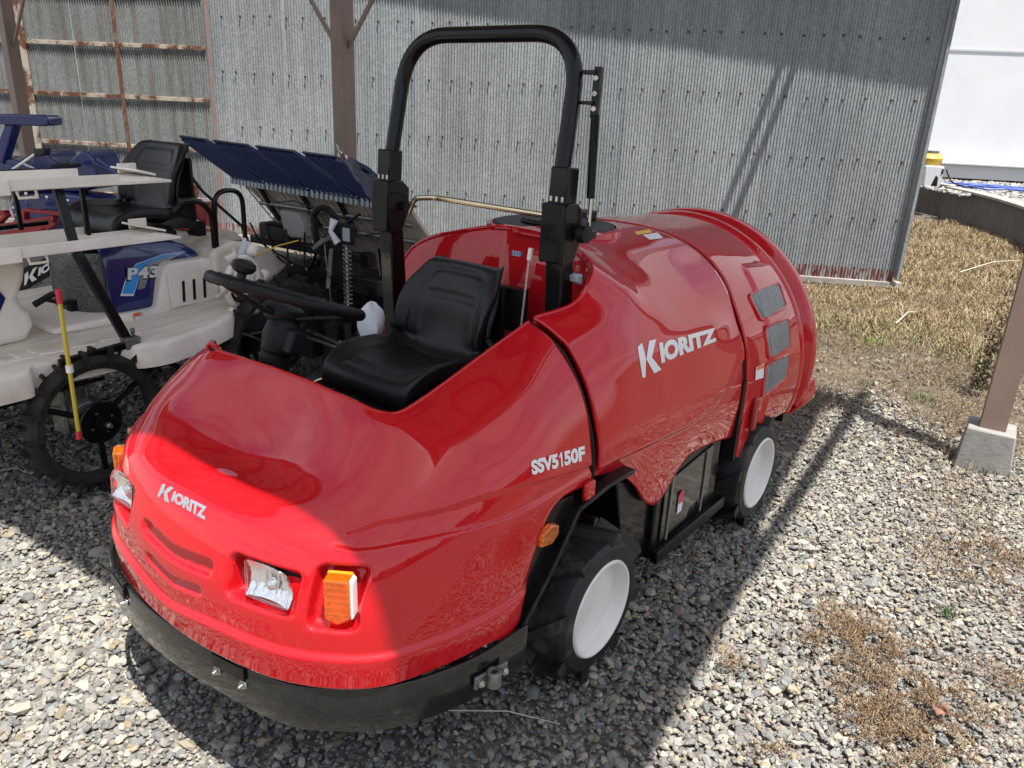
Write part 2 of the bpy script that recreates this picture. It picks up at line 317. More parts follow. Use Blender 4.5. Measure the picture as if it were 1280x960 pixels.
def text_mesh(txt, bold=.02, shear=0., spacing=1.0, sub=.08):
    """flat outline of a word in a unit box: x 0..1, y 0..1"""
    cu = bpy.data.curves.new('t', 'FONT'); cu.body = txt; cu.offset = bold; cu.shear = shear; cu.space_character = spacing; cu.resolution_u = 6; cu.fill_mode = 'FRONT'
    o = bpy.data.objects.new('t', cu); COL.objects.link(o); dg = bpy.context.evaluated_depsgraph_get()
    me = bpy.data.meshes.new_from_object(o.evaluated_get(dg)); bm = bmesh.new(); bm.from_mesh(me)
    bmesh.ops.triangulate(bm, faces=bm.faces)
    for _ in range(4):
        es = [e for e in bm.edges if e.calc_length() > sub*3]
        if not es: break
        bmesh.ops.subdivide_edges(bm, edges=es, cuts=1); bmesh.ops.triangulate(bm, faces=bm.faces)
    V = np.array([v.co[:2] for v in bm.verts]); F = [tuple(v.index for v in f.verts) for f in bm.faces]; bm.verts.index_update()
    bm.free(); bpy.data.objects.remove(o); bpy.data.curves.remove(cu); bpy.data.meshes.remove(me)
    mn, mx_ = V.min(0), V.max(0); return (V-mn)/(mx_-mn), F
def bil(q, u, v):
    """quad q = TL, TR, BR, BL"""
    TL, TR, BR, BLf = [np.array(p, float) for p in q]; return (TL*(1-u)+TR*u)*v + (BLf*(1-u)+BR*u)*(1-v)
def poly_mesh(polys, sub=.12):
    bm = bmesh.new()
    for p in polys:
        vs = [bm.verts.new((x, y, 0)) for x, y in p]; bm.faces.new(vs)
    bmesh.ops.triangulate(bm, faces=bm.faces)
    for _ in range(4):
        es = [e for e in bm.edges if e.calc_length() > sub]
        if not es: break
        bmesh.ops.subdivide_edges(bm, edges=es, cuts=1); bmesh.ops.triangulate(bm, faces=bm.faces)
    bm.verts.index_update(); V = np.array([v.co[:2] for v in bm.verts]); F = [tuple(v.index for v in f.verts) for f in bm.faces]; bm.free(); return V, F
def kio():
    """word mark: tall split K, then IORITZ growing along one top line"""
    polys = [[(0, .93), (.055, 1.0), (.075, .52), (.125, .03), (.06, 0)],
             [(.085, .92), (.15, .99), (.135, .60), (.27, .98), (.20, .60), (.155, .50), (.265, .0), (.185, .04), (.125, .48), (.10, .52)]]
    polys = [[(0, .90), (.062, 1.0), (.088, .50), (.055, .0), (.018, .03)],
             [(.155, 1.0), (.245, 1.0), (.165, .50), (.265, .02), (.17, .0), (.093, .50)]]
    V, F = poly_mesh(polys, .1); k = len(V); T, G = text_mesh('IORITZ', bold=.06, spacing=1.0)
    x = .275 + T[:, 0]*.725; y = .20 + T[:, 1]*.66
    V = np.concatenate([V, np.stack([x, y], 1)]); return V, F + [tuple(i+k for i in f) for f in G]
def decal(name, VF, quad, m, parent, frame, bvh, off=.0015, solid=0):
    V, F = VF; pts = []
    for u, v in V:
        p = bil(quad, u, v); h = hit(frame, bvh, p[0], p[1], off)
        pts.append(h if h is not None else np.array([0, 0, -5.]))
    b = MB(True); b.add(pts, F); return b.build(name, m, parent, recalc=False)
RECT = poly_mesh([[(0, 0), (1, 0), (1, 1), (0, 1)]], .3)
def copy_obj(o, parent=None):
    c = o.copy(); COL.objects.link(c)
    if parent is not None: c.parent = parent
    return c
# ================================================================== red orchard sprayer
sp = thing('orchard_sprayer', 'glossy red four wheel orchard sprayer with black roll bar, in the centre on the gravel', 'orchard sprayer', frame=SP)
# ---- front cowl
net = [  # columns from right rear, round the nose, to left rear; each bottom -> inner rim
 [(-.09,.640,.700),(-.09,.652,.72),(-.09,.650,.77),(-.09,.642,.82),(-.08,.612,.918),(-.08,.562,1.01),(-.08,.48,1.092),(-.08,.395,1.127)],
 [(-.28,.642,.690),(-.28,.655,.71),(-.28,.655,.77),(-.28,.645,.84),(-.28,.610,.92),(-.28,.555,.99),(-.28,.47,1.045),(-.28,.39,1.068)],
 [(-.42,.650,.43),(-.42,.660,.53),(-.42,.660,.66),(-.43,.652,.77),(-.44,.615,.87),(-.44,.55,.945),(-.45,.465,.995),(-.45,.388,1.018)],
 [(-.54,.645,.43),(-.54,.655,.53),(-.54,.652,.66),(-.545,.640,.77),(-.55,.595,.87),(-.555,.53,.935),(-.56,.455,.975),(-.57,.385,.990)],
 [(-.69,.610,.43),(-.69,.622,.53),(-.69,.618,.66),(-.685,.598,.76),(-.67,.545,.85),(-.645,.475,.915),(-.62,.40,.965),(-.60,.335,.985)],
 [(-.83,.545,.43),(-.835,.552,.53),(-.83,.545,.64),(-.81,.520,.74),(-.77,.460,.82),(-.71,.375,.885),(-.65,.305,.945),(-.60,.25,.988)],
 [(-.935,.395,.43),(-.94,.400,.53),(-.932,.392,.64),(-.895,.365,.745),(-.835,.305,.80),(-.75,.245,.845),(-.665,.19,.92),(-.60,.155,.992)],
 [(-.985,.20,.43),(-.99,.20,.53),(-.98,.195,.64),(-.935,.18,.745),(-.865,.15,.785),(-.765,.115,.815),(-.67,.09,.90),(-.60,.075,.995)],
 [(-1.0,0,.43),(-1.005,0,.53),(-.993,0,.64),(-.945,0,.745),(-.875,0,.785),(-.77,0,.805),(-.67,0,.895),(-.60,0,.995)]]
mir = [[(x, -y, z) for x, y, z in c] for c in net[::-1][1:-3]]
mir[-1][-1] = (-.603,-.385,.992)
mir += [[(-.40,-.655,.43),(-.40,-.662,.53),(-.40,-.66,.66),(-.42,-.65,.77),(-.46,-.61,.86),(-.52,-.54,.92),(-.565,-.46,.955),(-.598,-.398,.980)]]
G0 = surf(net+mir, 36, 26)
cen = np.array([-.3, 0, .55])
N0 = gnormals(G0, lambda G: G-cen)
X, Y, Z = G0[..., 0], G0[..., 1], G0[..., 2]
front = sst(-X, .62, .78)
D = np.zeros_like(X)
zr = .515 - .022*np.exp(-(Y/.12)**2)*front + .01*sst(-X, -.2, .5)*0
D += .013*(1-sst(Z, zr-.004, zr+.008))*sst(-X, .36, .42)                         # skirt band with ledge
for s in (-1, 1):
    D -= .050*rbox(Y*s, Z, .318, .652, .098, .056, .02, .014)*front*sst(-X, .80, .86)*(.35+.65*sst(-Y*s, -.45, -.24))
    D -= .036*rbox(Y*s, Z, .487, .655, .052, .078, .02, .012)*sst(-X, .70, .80)*(1-rbox(Y*s, Z, .325, .648, .12, .07, .02, .012)*0)
vz = .022*(1-np.clip(np.abs(Y-.02)/.19, 0, 1))
D -= .015*rbox(Y, Z+vz*.8, .02, .652, .158, .024, .02, .011)*front
D -= .013*rbox(Y, Z+vz*1.3, .02, .590, .125, .016, .014, .010)*front
G1 = G0 + N0*D[..., None]
D2 = .010*np.exp(-((X+.725)/.075)**2-(Y/.20)**2)*(Z > .7)
G1 = G1 - N0*D2[..., None]
# pressed swage line on each side
_b0 = bvh_of(G1)
def hline(pts): H = [hit(SP, _b0, *p, 0) for p in pts]; H = np.array([h for h in H if h is not None]); return H[np.argsort(H[:, 0])]
SWU = hline([(739,582),(660,605),(599,622),(521,643),(474,651),(427,665),(409,676)]); SWL = hline([(411,681),(442,687),(499,679),(555,668),(640,645),(700,626),(736,610)])
print('swage', SWU.round(2).tolist(), SWL.round(2).tolist())
for s in (1, -1):
    zt_i = np.interp(G1[..., 0], SWU[:, 0], SWU[:, 2]); zl = np.interp(G1[..., 0], SWL[:, 0], SWL[:, 2])
    fade = sst(G1[..., 0], SWU[0, 0]-.01, SWU[0, 0]+.03)*(Y*s > .3)
    band = (1-sst(G1[..., 2], zt_i-.007, zt_i+.003))*fade
    low = 1-sst(G1[..., 2], zl-.004-.02*sst(G1[..., 0], -.5, -.2), zl+.004)
    G1 = G1 - N0*(.009*band*(1-low))[..., None]
nose_bvh = bvh_of(G1)
cowl = MB(True).grid(G1).build('front_cowl', 'red_paint', sp, out=(-.3, 0, .55), smooth=True, angle=80)
md = cowl.modifiers.new('solid', 'SOLIDIFY'); md.thickness = .012; md.offset = -1
# ---- tank cover (right + top), then far side
st = [
 [(-.055,.640,.700),(-.055,.656,.72),(-.055,.655,.80),(-.055,.632,.89),(-.055,.592,.985),(-.055,.53,1.07),(-.055,.46,1.118),(-.055,.395,1.135)],
 [(.09,.640,.665),(.09,.657,.74),(.09,.652,.84),(.09,.626,.94),(.09,.59,1.03),(.09,.548,1.10),(.085,.50,1.145),(.08,.435,1.16)],
 [(.22,.640,.575),(.22,.657,.72),(.22,.650,.84),(.22,.618,.95),(.22,.578,1.06),(.22,.53,1.14),(.19,.48,1.195),(.15,.445,1.225)],
 [(.33,.640,.465),(.33,.657,.68),(.33,.650,.83),(.33,.615,.96),(.33,.565,1.08),(.31,.51,1.165),(.27,.45,1.225),(.21,.40,1.265)],
 [(.43,.640,.44),(.43,.657,.68),(.43,.650,.82),(.43,.610,.96),(.42,.555,1.09),(.40,.475,1.19),(.34,.38,1.265),(.28,.30,1.30)],
 [(.60,.640,.535),(.60,.658,.68),(.60,.649,.82),(.60,.605,.96),(.58,.54,1.09),(.53,.41,1.21),(.43,.24,1.28),(.33,.14,1.312)],
 [(.78,.640,.53),(.78,.658,.68),(.78,.645,.82),(.78,.598,.96),(.78,.53,1.08),(.74,.39,1.20),(.62,.18,1.275),(.36,.0,1.315)],
]
# the top: a regular section sweep for x > .36 shares the side shape
def sec(x):
    T = {.36: [(.640,.47),(.657,.68),(.650,.82),(.612,.96),(.56,1.08),(.46,1.19),(.30,1.268),(.15,1.298),(0,1.305)],
         .55: [(.640,.52),(.658,.68),(.649,.82),(.605,.96),(.545,1.075),(.45,1.175),(.31,1.245),(.16,1.278),(0,1.288)],
         .78: [(.640,.53),(.658,.68),(.645,.82),(.598,.96),(.532,1.07),(.43,1.168),(.30,1.236),(.15,1.27),(0,1.279)],
         1.015: [(.642,.49),(.655,.68),(.634,.845),(.582,.965),(.512,1.10),(.40,1.198),(.27,1.248),(.14,1.268),(0,1.273)]}[x]
    return [(x, y, z) for y, z in T]
S1 = [c[:6]+[tuple(np.array(c[6])*.6+np.array(c[5])*.4)]+[tuple(np.array(c[6])*.5+np.array(c[7])*.5)]+[c[7]] for c in st[:4]]
S1.append([(.43,.640,.44),(.43,.657,.68),(.43,.650,.82),(.43,.610,.96),(.42,.555,1.085),(.40,.46,1.185),(.37,.36,1.245),(.32,.29,1.285),(.28,.24,1.305)])
S1.append([(.60,.640,.535),(.60,.658,.68),(.60,.649,.82),(.60,.605,.96),(.59,.54,1.075),(.57,.44,1.175),(.51,.29,1.25),(.43,.13,1.285),(.34,0,1.308)])
S1 += [sec(.78), sec(1.015)]
T1 = surf(S1, 20, 16)
NT = gnormals(T1, lambda G: G-np.array([.5, 0, .7]))
def side_swage(G, N, xs, zs, dep, w=.012):
    zi = np.interp(G[..., 0], xs, zs); m = (1-sst(G[..., 2], zi-w, zi))*(G[..., 1]*1. > .3)
    return G - N*(dep*m)[..., None]
T1 = side_swage(T1, NT, [-.06, .18, .52, .77, 1.02], [.745, .725, .70, .72, .83], .010)
# bulge crease running back from the shoulder
zi = np.interp(T1[..., 0], [-.06, .15, .5, 1.02], [1.02, 1.035, 1.03, 1.0]); T1 = T1 + NT*(.014*np.exp(-((T1[..., 2]-zi+.03)/.05)**2)*sst(T1[..., 0], -.02, .2)*(1-sst(T1[..., 0], .75, 1.0)))[..., None]
tank_bvh = bvh_of(T1)
tk = MB(True).grid(T1).build('tank_cover', 'red_paint', sp, out=(.5, 0, .7), smooth=True, angle=80); md = tk.modifiers.new('solid', 'SOLIDIFY'); md.thickness = .016; md.offset = -1
SL = [[(.34,0,1.308),(.33,-.1,1.298),(.30,-.23,1.268),(.28,-.36,1.225),(.26,-.44,1.16),(.22,-.485,1.02),(.20,-.50,.86),(.20,-.50,.7),(.20,-.50,.52)],
      [(.45,0,1.298),(.45,-.12,1.29),(.43,-.27,1.262),(.42,-.41,1.20),(.41,-.50,1.12),(.40,-.57,.98),(.40,-.60,.84),(.40,-.60,.70),(.40,-.60,.52)]]
SL += [[(x, -y, z) for x, y, z in sec(q)[::-1]] for q in (.55, .78, 1.015)]
TL_ = surf(SL, 12, 10); fs = MB(True).grid(TL_).build('tank_cover', 'red_paint', sp, out=(.6, .1, .7), smooth=True, angle=80); md = fs.modifiers.new('solid', 'SOLIDIFY'); md.thickness = .012; md.offset = -1
# ---- bulkhead behind the seat and the wall below the fairing edge
edge = [c[-1] for c in S1[:6]] + [c for c in SL[0][1:7]]
bk = []
for x, y, z in edge:
    f = np.array([x, y, z]); t = .5+.5*sst(np.array(abs(y)), 0, .5)
    low = np.array([max(x-.12, .13) if x > .15 else x+.04, y*.93, .45])
    bk.append([f+np.array([.012, 0, -.004]), f*.97+low*.03+np.array([0, 0, -.01]), f*.7+low*.3, f*.35+low*.65, low])
Bk = surf(bk, 8, 6); MB(True).grid(Bk).build('bulkhead', 'red_paint', sp, smooth=True, angle=80, solid=.008, offset=0)
# rim bead that follows the opening edge
MB(True).tube([np.array(p)+np.array([.004, 0, -.002]) for p in catmull(np.array([edge]).transpose(1, 0, 2), 8)[:, 0]], .0075, 8).build('rim_bead', 'red_paint', sp, smooth=True)
rim = catmull(np.array([[c[-1]] for c in net+mir]), 8)[:, 0]
MB(True).tube(rim[:-9], .0042, 8).build('rim_bead', 'red_paint', sp, smooth=True)
# dark lining inside the cockpit
ln = []
for p in rim[:-6]:
    q = p*np.array([1, .94, 1]); ln.append([p-np.array([0, 0, .008]), (p+q)/2-np.array([0, 0, .2]), [p[0]+(.02 if p[0] < -.55 else 0), p[1]*.95, .40]])
MB(True).grid(np.array(ln)).build('cockpit_lining', 'black_plastic', sp, smooth=True, solid=.006, offset=0)
fl = MB(True); fl.box((-.25, 0, .37), (.72, 1.2, .03)); fl.build('floor', 'black_plastic', sp, bevel=.004)
# seam lips between the cowls: black tube standing in for the shade in the gaps
def seam(S_col, x, nm='seam_shade', r=.008):
    P = catmull(np.array([[p] for p in S_col]), 8)[:, 0]; P = P*np.array([1, .975, .985]); P[:, 0] = x; MB(True).tube(P, r, 6).build(nm, 'black_plastic', sp, smooth=True)
seam([p for p in S1[0]], -.072); seam(sec(1.015)+[(1.015, -y, z) for _, y, z in sec(1.015)[::-1][1:]], 1.035)
# ---- fan cowl
def circ(x, r, zc=.60, zb=.43, half=False):
    th0 = math.asin(max(-1, (zb-zc)/r)); return [(x, r*cos(t), zc+r*sin(t)) for t in np.linspace(th0, pi-th0, 19)]
def mixsec(x, k, r):
    a = [np.array(p) for p in sec(1.015)]; a = a+[p*np.array([1, -1, 1]) for p in a[::-1][1:]]
    A = catmull(np.array([[p] for p in a]), 6)[:, 0]; s = np.concatenate([[0], np.cumsum(np.linalg.norm(np.diff(A, axis=0), axis=1))]); s /= s[-1]
    A = np.stack([np.interp(np.linspace(0, 1, 19), s, A[:, i]) for i in range(3)], 1); B = np.array(circ(x, r)); P = A*(1-k)+B*k; P[:, 0] = x; return [tuple(p) for p in P]
FC = [mixsec(1.045, 0, .65), mixsec(1.2, .2, .655), mixsec(1.38, .5, .655), mixsec(1.56, .85, .655), circ(1.66, .652), circ(1.685, .652)]
F1 = surf(FC, 14, 9); NF = gnormals(F1, lambda G: G-np.array([1.4, 0, .6]))
# raised frame with three grille openings, in (x, arc angle)
def fcmask(G):
    ang = np.degrees(np.arctan2(G[..., 2]-.6, G[..., 1])); return G[..., 0], ang
fan_plain = bvh_of(F1)
xx, aa = fcmask(F1)
F1 = F1 + NF*(.012*np.exp(-((xx-1.44-.0015*(aa-20))/.012)**2))[..., None]*0
pan = rbox(xx, aa*.0113, 1.475, .17, .20, .38, .04, .02)*(F1[..., 1] > 0)
F1 = F1 + NF*(.012*pan)[..., None]
WIN = [((935,369),(972,353),(982,384),(950,401)), ((955,410),(984,397),(987,434),(960,449)), ((956,457),(986,442),(982,471),(951,496))]
fan_bvh = bvh_of(F1)
fc = MB(True).grid(F1).build('fan_cowl', 'red_paint', sp, out=(1.4, 0, .6), smooth=True, angle=80); md = fc.modifiers.new('solid', 'SOLIDIFY'); md.thickness = .014; md.offset = -1
for q in WIN:
    Q = rounded([np.array([*p, 0.]) for p in q], 5, 5, True); P = [hit(SP, fan_bvh, p[0], p[1], .002) for p in Q]; P = [p for p in P if p is not None]
    
    Gw = [[hit(SP, fan_bvh, *bil(q, u, v), .004) for u in np.linspace(.02, .98, 9)] for v in np.linspace(.02, .98, 9)]; g = MB(True).grid(np.array(Gw)).build('grille', 'mesh_grey', sp)
    MB(True).tube(P, .0075, 10, closed=True).build('grille_frame', 'red_paint', g, smooth=True)
    nx = 11; w_ = MB(True)
    for i in range(1, nx):
        for a, b2 in (((q[0], q[3]), (q[1], q[2])), ((q[0], q[1]), (q[3], q[2]))):
            t = i/nx; p1 = np.array(a[0])*(1-t)+np.array(a[1])*t; p2 = np.array(b2[0])*(1-t)+np.array(b2[1])*t
            h1, h2 = hit(SP, fan_bvh, *p1, .006), hit(SP, fan_bvh, *p2, .006)
            if h1 is not None and h2 is not None: hm = hit(SP, fan_bvh, *((p1+p2)/2), .006); w_.tube([h1, hm, h2], .0011, 4)
    w_.build('grille_wire', 'mesh_grey', g)
# rear ring: groove and big outer lip
th = np.linspace(-.30, pi+.30, 64)
prof = [(1.66, .640), (1.68, .664), (1.70, .668), (1.715, .660), (1.722, .632), (1.735, .626), (1.785, .626), (1.80, .640), (1.808, .662), (1.82, .669), (1.87, .669), (1.905, .660), (1.925, .64), (1.93, .60), (1.80, .58)]
RG = np.array([[(x, r*cos(t), .60+r*sin(t)) for t in th] for x, r in prof]); MB(True).grid(RG).build('rear_ring', 'red_paint', sp, smooth=True, angle=50)
prof = [(1.50, .60), (1.90, .58), (1.90, .28), (1.87, .27)]
RG = np.array([[(x, r*cos(t), .60+r*sin(t)) for t in np.linspace(0, 2*pi, 48)] for x, r in prof]); MB(True).grid(RG).build('fan_duct', 'black_paint', sp, smooth=True)
b = MB(True); b.lathe((1.93, 0, .60), (1, 0, 0), [(0, .58), (.05, .57), (.09, .52), (.09, .0)], 48); b.build('rear_guard', 'red_paint', sp, smooth=True)
# lower rear box and trims
b = MB(True); b.prism([(1.84, .40, .50), (1.84, .64, .50), (1.84, .66, .40), (1.84, .60, .335), (1.84, .40, .335)], (.20, 0, 0)); b.build('rear_lamp_box', 'red_paint', sp, bevel=.015, seg=3)
MB(True).box((1.93, .50, .31), (.15, .14, .05)).build('rear_bracket', 'black_paint', sp, bevel=.005)
tr = [(1.30, .61, .50), (1.36, .615, .452), (1.50, .62, .446), (1.72, .625, .44)]
MB(True).tube(tr, .010, 8).build('lower_trim', 'black_plastic', sp, smooth=True)
# front pillar of the fan cowl, coming down before the rear wheel
b = MB(True); b.prism([(1.045, .66, .52), (1.045, .655, .40), (1.075, .655, .385), (1.16, .650, .45), (1.22, .645, .60), (1.08, .650, .66)], (0, -.05, 0)); b.build('cowl_pillar', 'red_paint', sp, bevel=.008, seg=3)
b = MB(True); b.box((1.035, .625, .56), (.03, .05, .34)); b.build('seam_post', 'black_plastic', sp)
b = MB(True); b.box((1.155, .662, .56), (.04, .02, .14)); b.build('latch_recess', 'red_dull', sp, bevel=.008)
# ---- wheels
def wheel(x, side, label=None):
    t = sp; s = side; yo = .672*s; R = .238
    b = MB(True); prof = [(0, .152), (.006, .158), (.006, .200), (-.008, .216), (-.04, .224), (-.10, .228), (-.16, .224), (-.192, .216), (-.206, .200), (-.206, .158), (-.20, .152)]
    b.lathe((x, yo, R+.01), (0, s, 0), prof, 48, closed=False)
    # heavy bar lugs
    for k in range(16):
        a = 2*pi*k/16; e = 1 if k % 2 else -1; y0 = (.002 if e > 0 else -.206); y1 = (-.118 if e > 0 else -.086)
        def pt(an, r, y): return (x+r*cos(an), yo+s*y, R+.01+r*sin(an))
        w0 = .13; sw = .42
        A = [pt(a, .200, y0), pt(a+w0*1.7, .200, y0), pt(a+sw+w0, .218, y1), pt(a+sw, .218, y1)]
        B = [pt(a+.02, .250, y0+.004*e), pt(a+w0*1.55, .250, y0+.004*e), pt(a+sw+w0*.85, .264, y1), pt(a+sw+.02, .264, y1)]
        b.add(A+B, [(0, 1, 2, 3), (4, 7, 6, 5), (0, 4, 5, 1), (1, 5, 6, 2), (2, 6, 7, 3), (3, 7, 4, 0)])
    ty = b.build('tyre', 'rubber', None, smooth=True, angle=32)
    b = MB(True); b.lathe((x, yo, R+.01), (0, s, 0), [(.006, .160), (.012, .156), (.011, .150), (.004, .146), (-.026, .143), (-.036, .138), (-.034, .12), (-.036, .03), (-.034, .0)], 56, closed=False)
    b.build('rim', 'white_rim', None, smooth=True, angle=40)
    h = MB(True); h.lathe((x, yo, R+.01), (0, s, 0), [(-.19, .10), (-.20, 0)], 20, closed=False); h.lathe((x, yo, R+.01), (0, s, 0), [(-.034, .148), (-.195, .148)], 24, closed=False)
    return None
# each wheel is its own part (tyre, rim below it)
for (x, s) in ((0, 1), (1.29, 1), (0, -1), (1.29, -1)):
    wh = bpy.data.objects.new('wheel', None); link(wh, sp); wh['label'] = {(0, 1): 'front wheel beside the orange side lamp', (1.29, 1): 'rear wheel below the fan cowl', (0, -1): 'front wheel on the far side', (1.29, -1): 'rear wheel on the far side'}[(x, s)]
    before = set(bpy.data.objects); wheel(x, s)
    for o in set(bpy.data.objects)-before: o.parent = wh
# axle, chassis, belly
b = MB(True)
for x in (0, 1.29): b.cyl((x, -.5, .25), (x, .5, .25), .04); b.box((x, 0, .27), (.2, .26, .2))
for s in (-1, 1): b.bar((-.75, s*.25, .34), (1.8, s*.25, .34), .05, .09)
b.box((.72, 0, .42), (.52, 1.12, .30)); b.box((1.5, 0, .42), (.5, .8, .3)); b.box((-.62, 0, .46), (.45, .8, .06))
b.build('chassis', 'dark_guts', sp, bevel=.004)
# inner wheel well and battery box
b = MB(True); b.prism([(.16, .40, .60), (.46, .40, .52), (.46, .40, .20), (.26, .40, .25), (.20, .40, .45)], (0, .20, 0)); b.build('wheel_well', 'black_paint', sp, bevel=.006)
b = MB(True); b.prism([(.42, .12, .195), (.42, .12, .52), (.95, .12, .54), (.95, .12, .195)], (0, .50, 0)); bb = b.build('battery_box', 'black_paint', sp, bevel=.008)
MB(True).bar((.42, .635, .215), (1.0, .635, .215), .03, .05).build('side_rail', 'black_paint', bb, bevel=.004)
ck = MB(True); ck.prism([(.47, .621, .25), (.47, .621, .485), (.86, .621, .51), (.86, .621, .30), (.70, .621, .30), (.68, .621, .26)], (0, .006, 0)); ck.build('cover_panel', 'bumper_paint', bb, bevel=.002)
for x in (.515, .80): MB(True).bar((x, .630, .245), (x, .632, .505), .010, .004, up=(0, 1, 0)).build('strap', 'strap_grey', bb, smooth=True)
tg = MB(True); tg.box((.60, .631, .36), (.035, .002, .075)); tg.build('sticker', 'decal_white', bb); MB(True).box((.60, .6325, .385), (.033, .002, .045)).build('sticker', 'decal_red', bb)
# black arch trim round the front wheel, with an orange side lamp
def arch(s):
    pl = [(-.405, .52), (-.40, .70), (-.385, .725), (-.10, .70), (.10, .69), (.12, .665), (-.10, .66), (-.17, .655), (-.30, .50), (-.41, .35), (-.425, .36)]
    y = .655*s; b = MB(True); b.prism([(x, y-.03*s, z) for x, z in [(-.41, .43), (-.40, .715), (-.385, .725), (-.17, .70), (-.15, .66), (-.285, .50), (-.40, .40)]], (0, .022*s, 0)); a = b.build('arch_panel', 'black_paint', sp, bevel=.003)
    P = [(-.425, .34), (-.42, .40), (-.30, .515), (-.17, .665), (-.02, .68), (.13, .675)]
    for (p, q) in zip(P, P[1:]): MB(True).bar((p[0], y-.005*s, p[1]), (q[0], y-.005*s, q[1]), .052, .014).build('arch_flange', 'black_paint', a, bevel=.003)
    return a
ar = arch(1); arch(-1)
b = MB(True); b.prism([(-.345, .648, .62), (-.335, .648, .655), (-.30, .648, .668), (-.262, .648, .655), (-.262, .648, .625), (-.295, .648, .607)], (0, .022, 0)); b.build('side_lamp', 'orange_lens', sp, bevel=.006, seg=3)
MB(True).box((-.115, .662, .70), (.05, .02, .055)).build('cowl_catch', 'red_paint', sp, bevel=.008)
# ---- front bumper
bp_ = [(-.40,.672),(-.60,.65),(-.78,.575),(-.88,.475),(-.945,.36),(-.985,.12),(-1.0,-.06),(-.99,-.24),(-.95,-.42),(-.86,-.55),(-.72,-.63),(-.45,-.68)]
BP = catmull(np.array([[(x, y, 0)] for x, y in bp_]), 10)[:, 0]
def band(z0, z1, off): return np.array([[p+np.array([0, 0, z])+off*unit(p-np.array([-.2, 0, 0])) for p in BP] for z in (z0, z1)])
o = MB(True).grid(band(.295, .420, 0)).build('bumper', 'bumper_paint', sp, out=(-.2, 0, .35), smooth=True, angle=80); md = o.modifiers.new('s', 'SOLIDIFY'); md.thickness = .012; md.offset = 1; md = o.modifiers.new('b', 'BEVEL'); md.width = .003; md.segments = 2; md.limit_method = 'ANGLE'
bumper = o; bb_ = bvh_of(band(.235, .385, 0))
for yy in (.21, -.29):                       # bolted hinges
    c = min(BP, key=lambda p: abs(p[1]-yy)*1 + (0 if p[0] < -.8 else 5)); i = [k for k in range(len(BP)) if (BP[k] == c).all()][0]; t = unit(BP[min(i+3, len(BP)-1)]-BP[i-3]); nrm = np.array([t[1], -t[0], 0]); nrm = nrm if nrm[0] < 0 else -nrm
    h = MB(True); h.box(c+np.array([0, 0, .400])+nrm*.017, (.11, .008, .036), (t, nrm, (0, 0, 1)))
    for k in (-.038, 0, .038): h.cyl(c+t*(k-.017)+np.array([0, 0, .424])+nrm*.010, c+t*(k+.017)+np.array([0, 0, .424])+nrm*.010, .009, 10)
    h.box(c+np.array([0, 0, .418])-nrm*.03, (.12, .05, .006), (t, nrm, (0, 0, 1)))
    hh = h.build('bumper_hinge', 'black_paint', bumper, bevel=.0015)
    for k in (-.045, .045):
        q = c+t*k+np.array([0, 0, .366])+nrm*.013; MB(True).cyl(q, q+nrm*.010, .0085, 6).cyl(q-nrm*.001, q+nrm*.003, .012, 14).cyl(q, q+nrm*.016, .0045, 8).build('bolt', 'steel', bumper, bevel=.0008)
q = np.array([-.55, .682, .352]); t = unit(BP[6]-BP[12]); nrm = unit(np.array([-t[1], t[0], 0])); nrm = nrm if nrm[1] > 0 else -nrm
b = MB(True); b.box(q, (.105, .008, .036), (t, nrm, (0, 0, 1))); b.lathe(q+nrm*.012+np.array([0, 0, -.022]), (0, 0, 1), [(0, .017), (0, .019), (.044, .019), (.044, .009), (0, .009)], 18, closed=False); cl_ = b.build('tow_clamp', 'cast_metal', bumper, bevel=.002)
for k in (-.038, .038): MB(True).cyl(q+t*k+nrm*.003, q+t*k+nrm*.014, .010, 6).cyl(q+t*k, q+t*k+nrm*.019, .005, 8).build('bolt', 'steel', bumper, bevel=.0008)
for (x, y) in ((-.70, .45), (-.72, -.3), (-.5, .60)): MB(True).bar((x+.2, y*.8, .40), (x-.12 if abs(y) < .5 else x, y, .372), .04, .012).build('bumper_stay', 'steel' if y > .5 else 'black_paint', bumper)
MB(True).tube([(-.62, .1, .46), (-.78, .25, .455), (-.72, .50, .452), (-.5, .56, .44)], .035, 10).build('front_pipe', 'black_paint', sp, smooth=True)
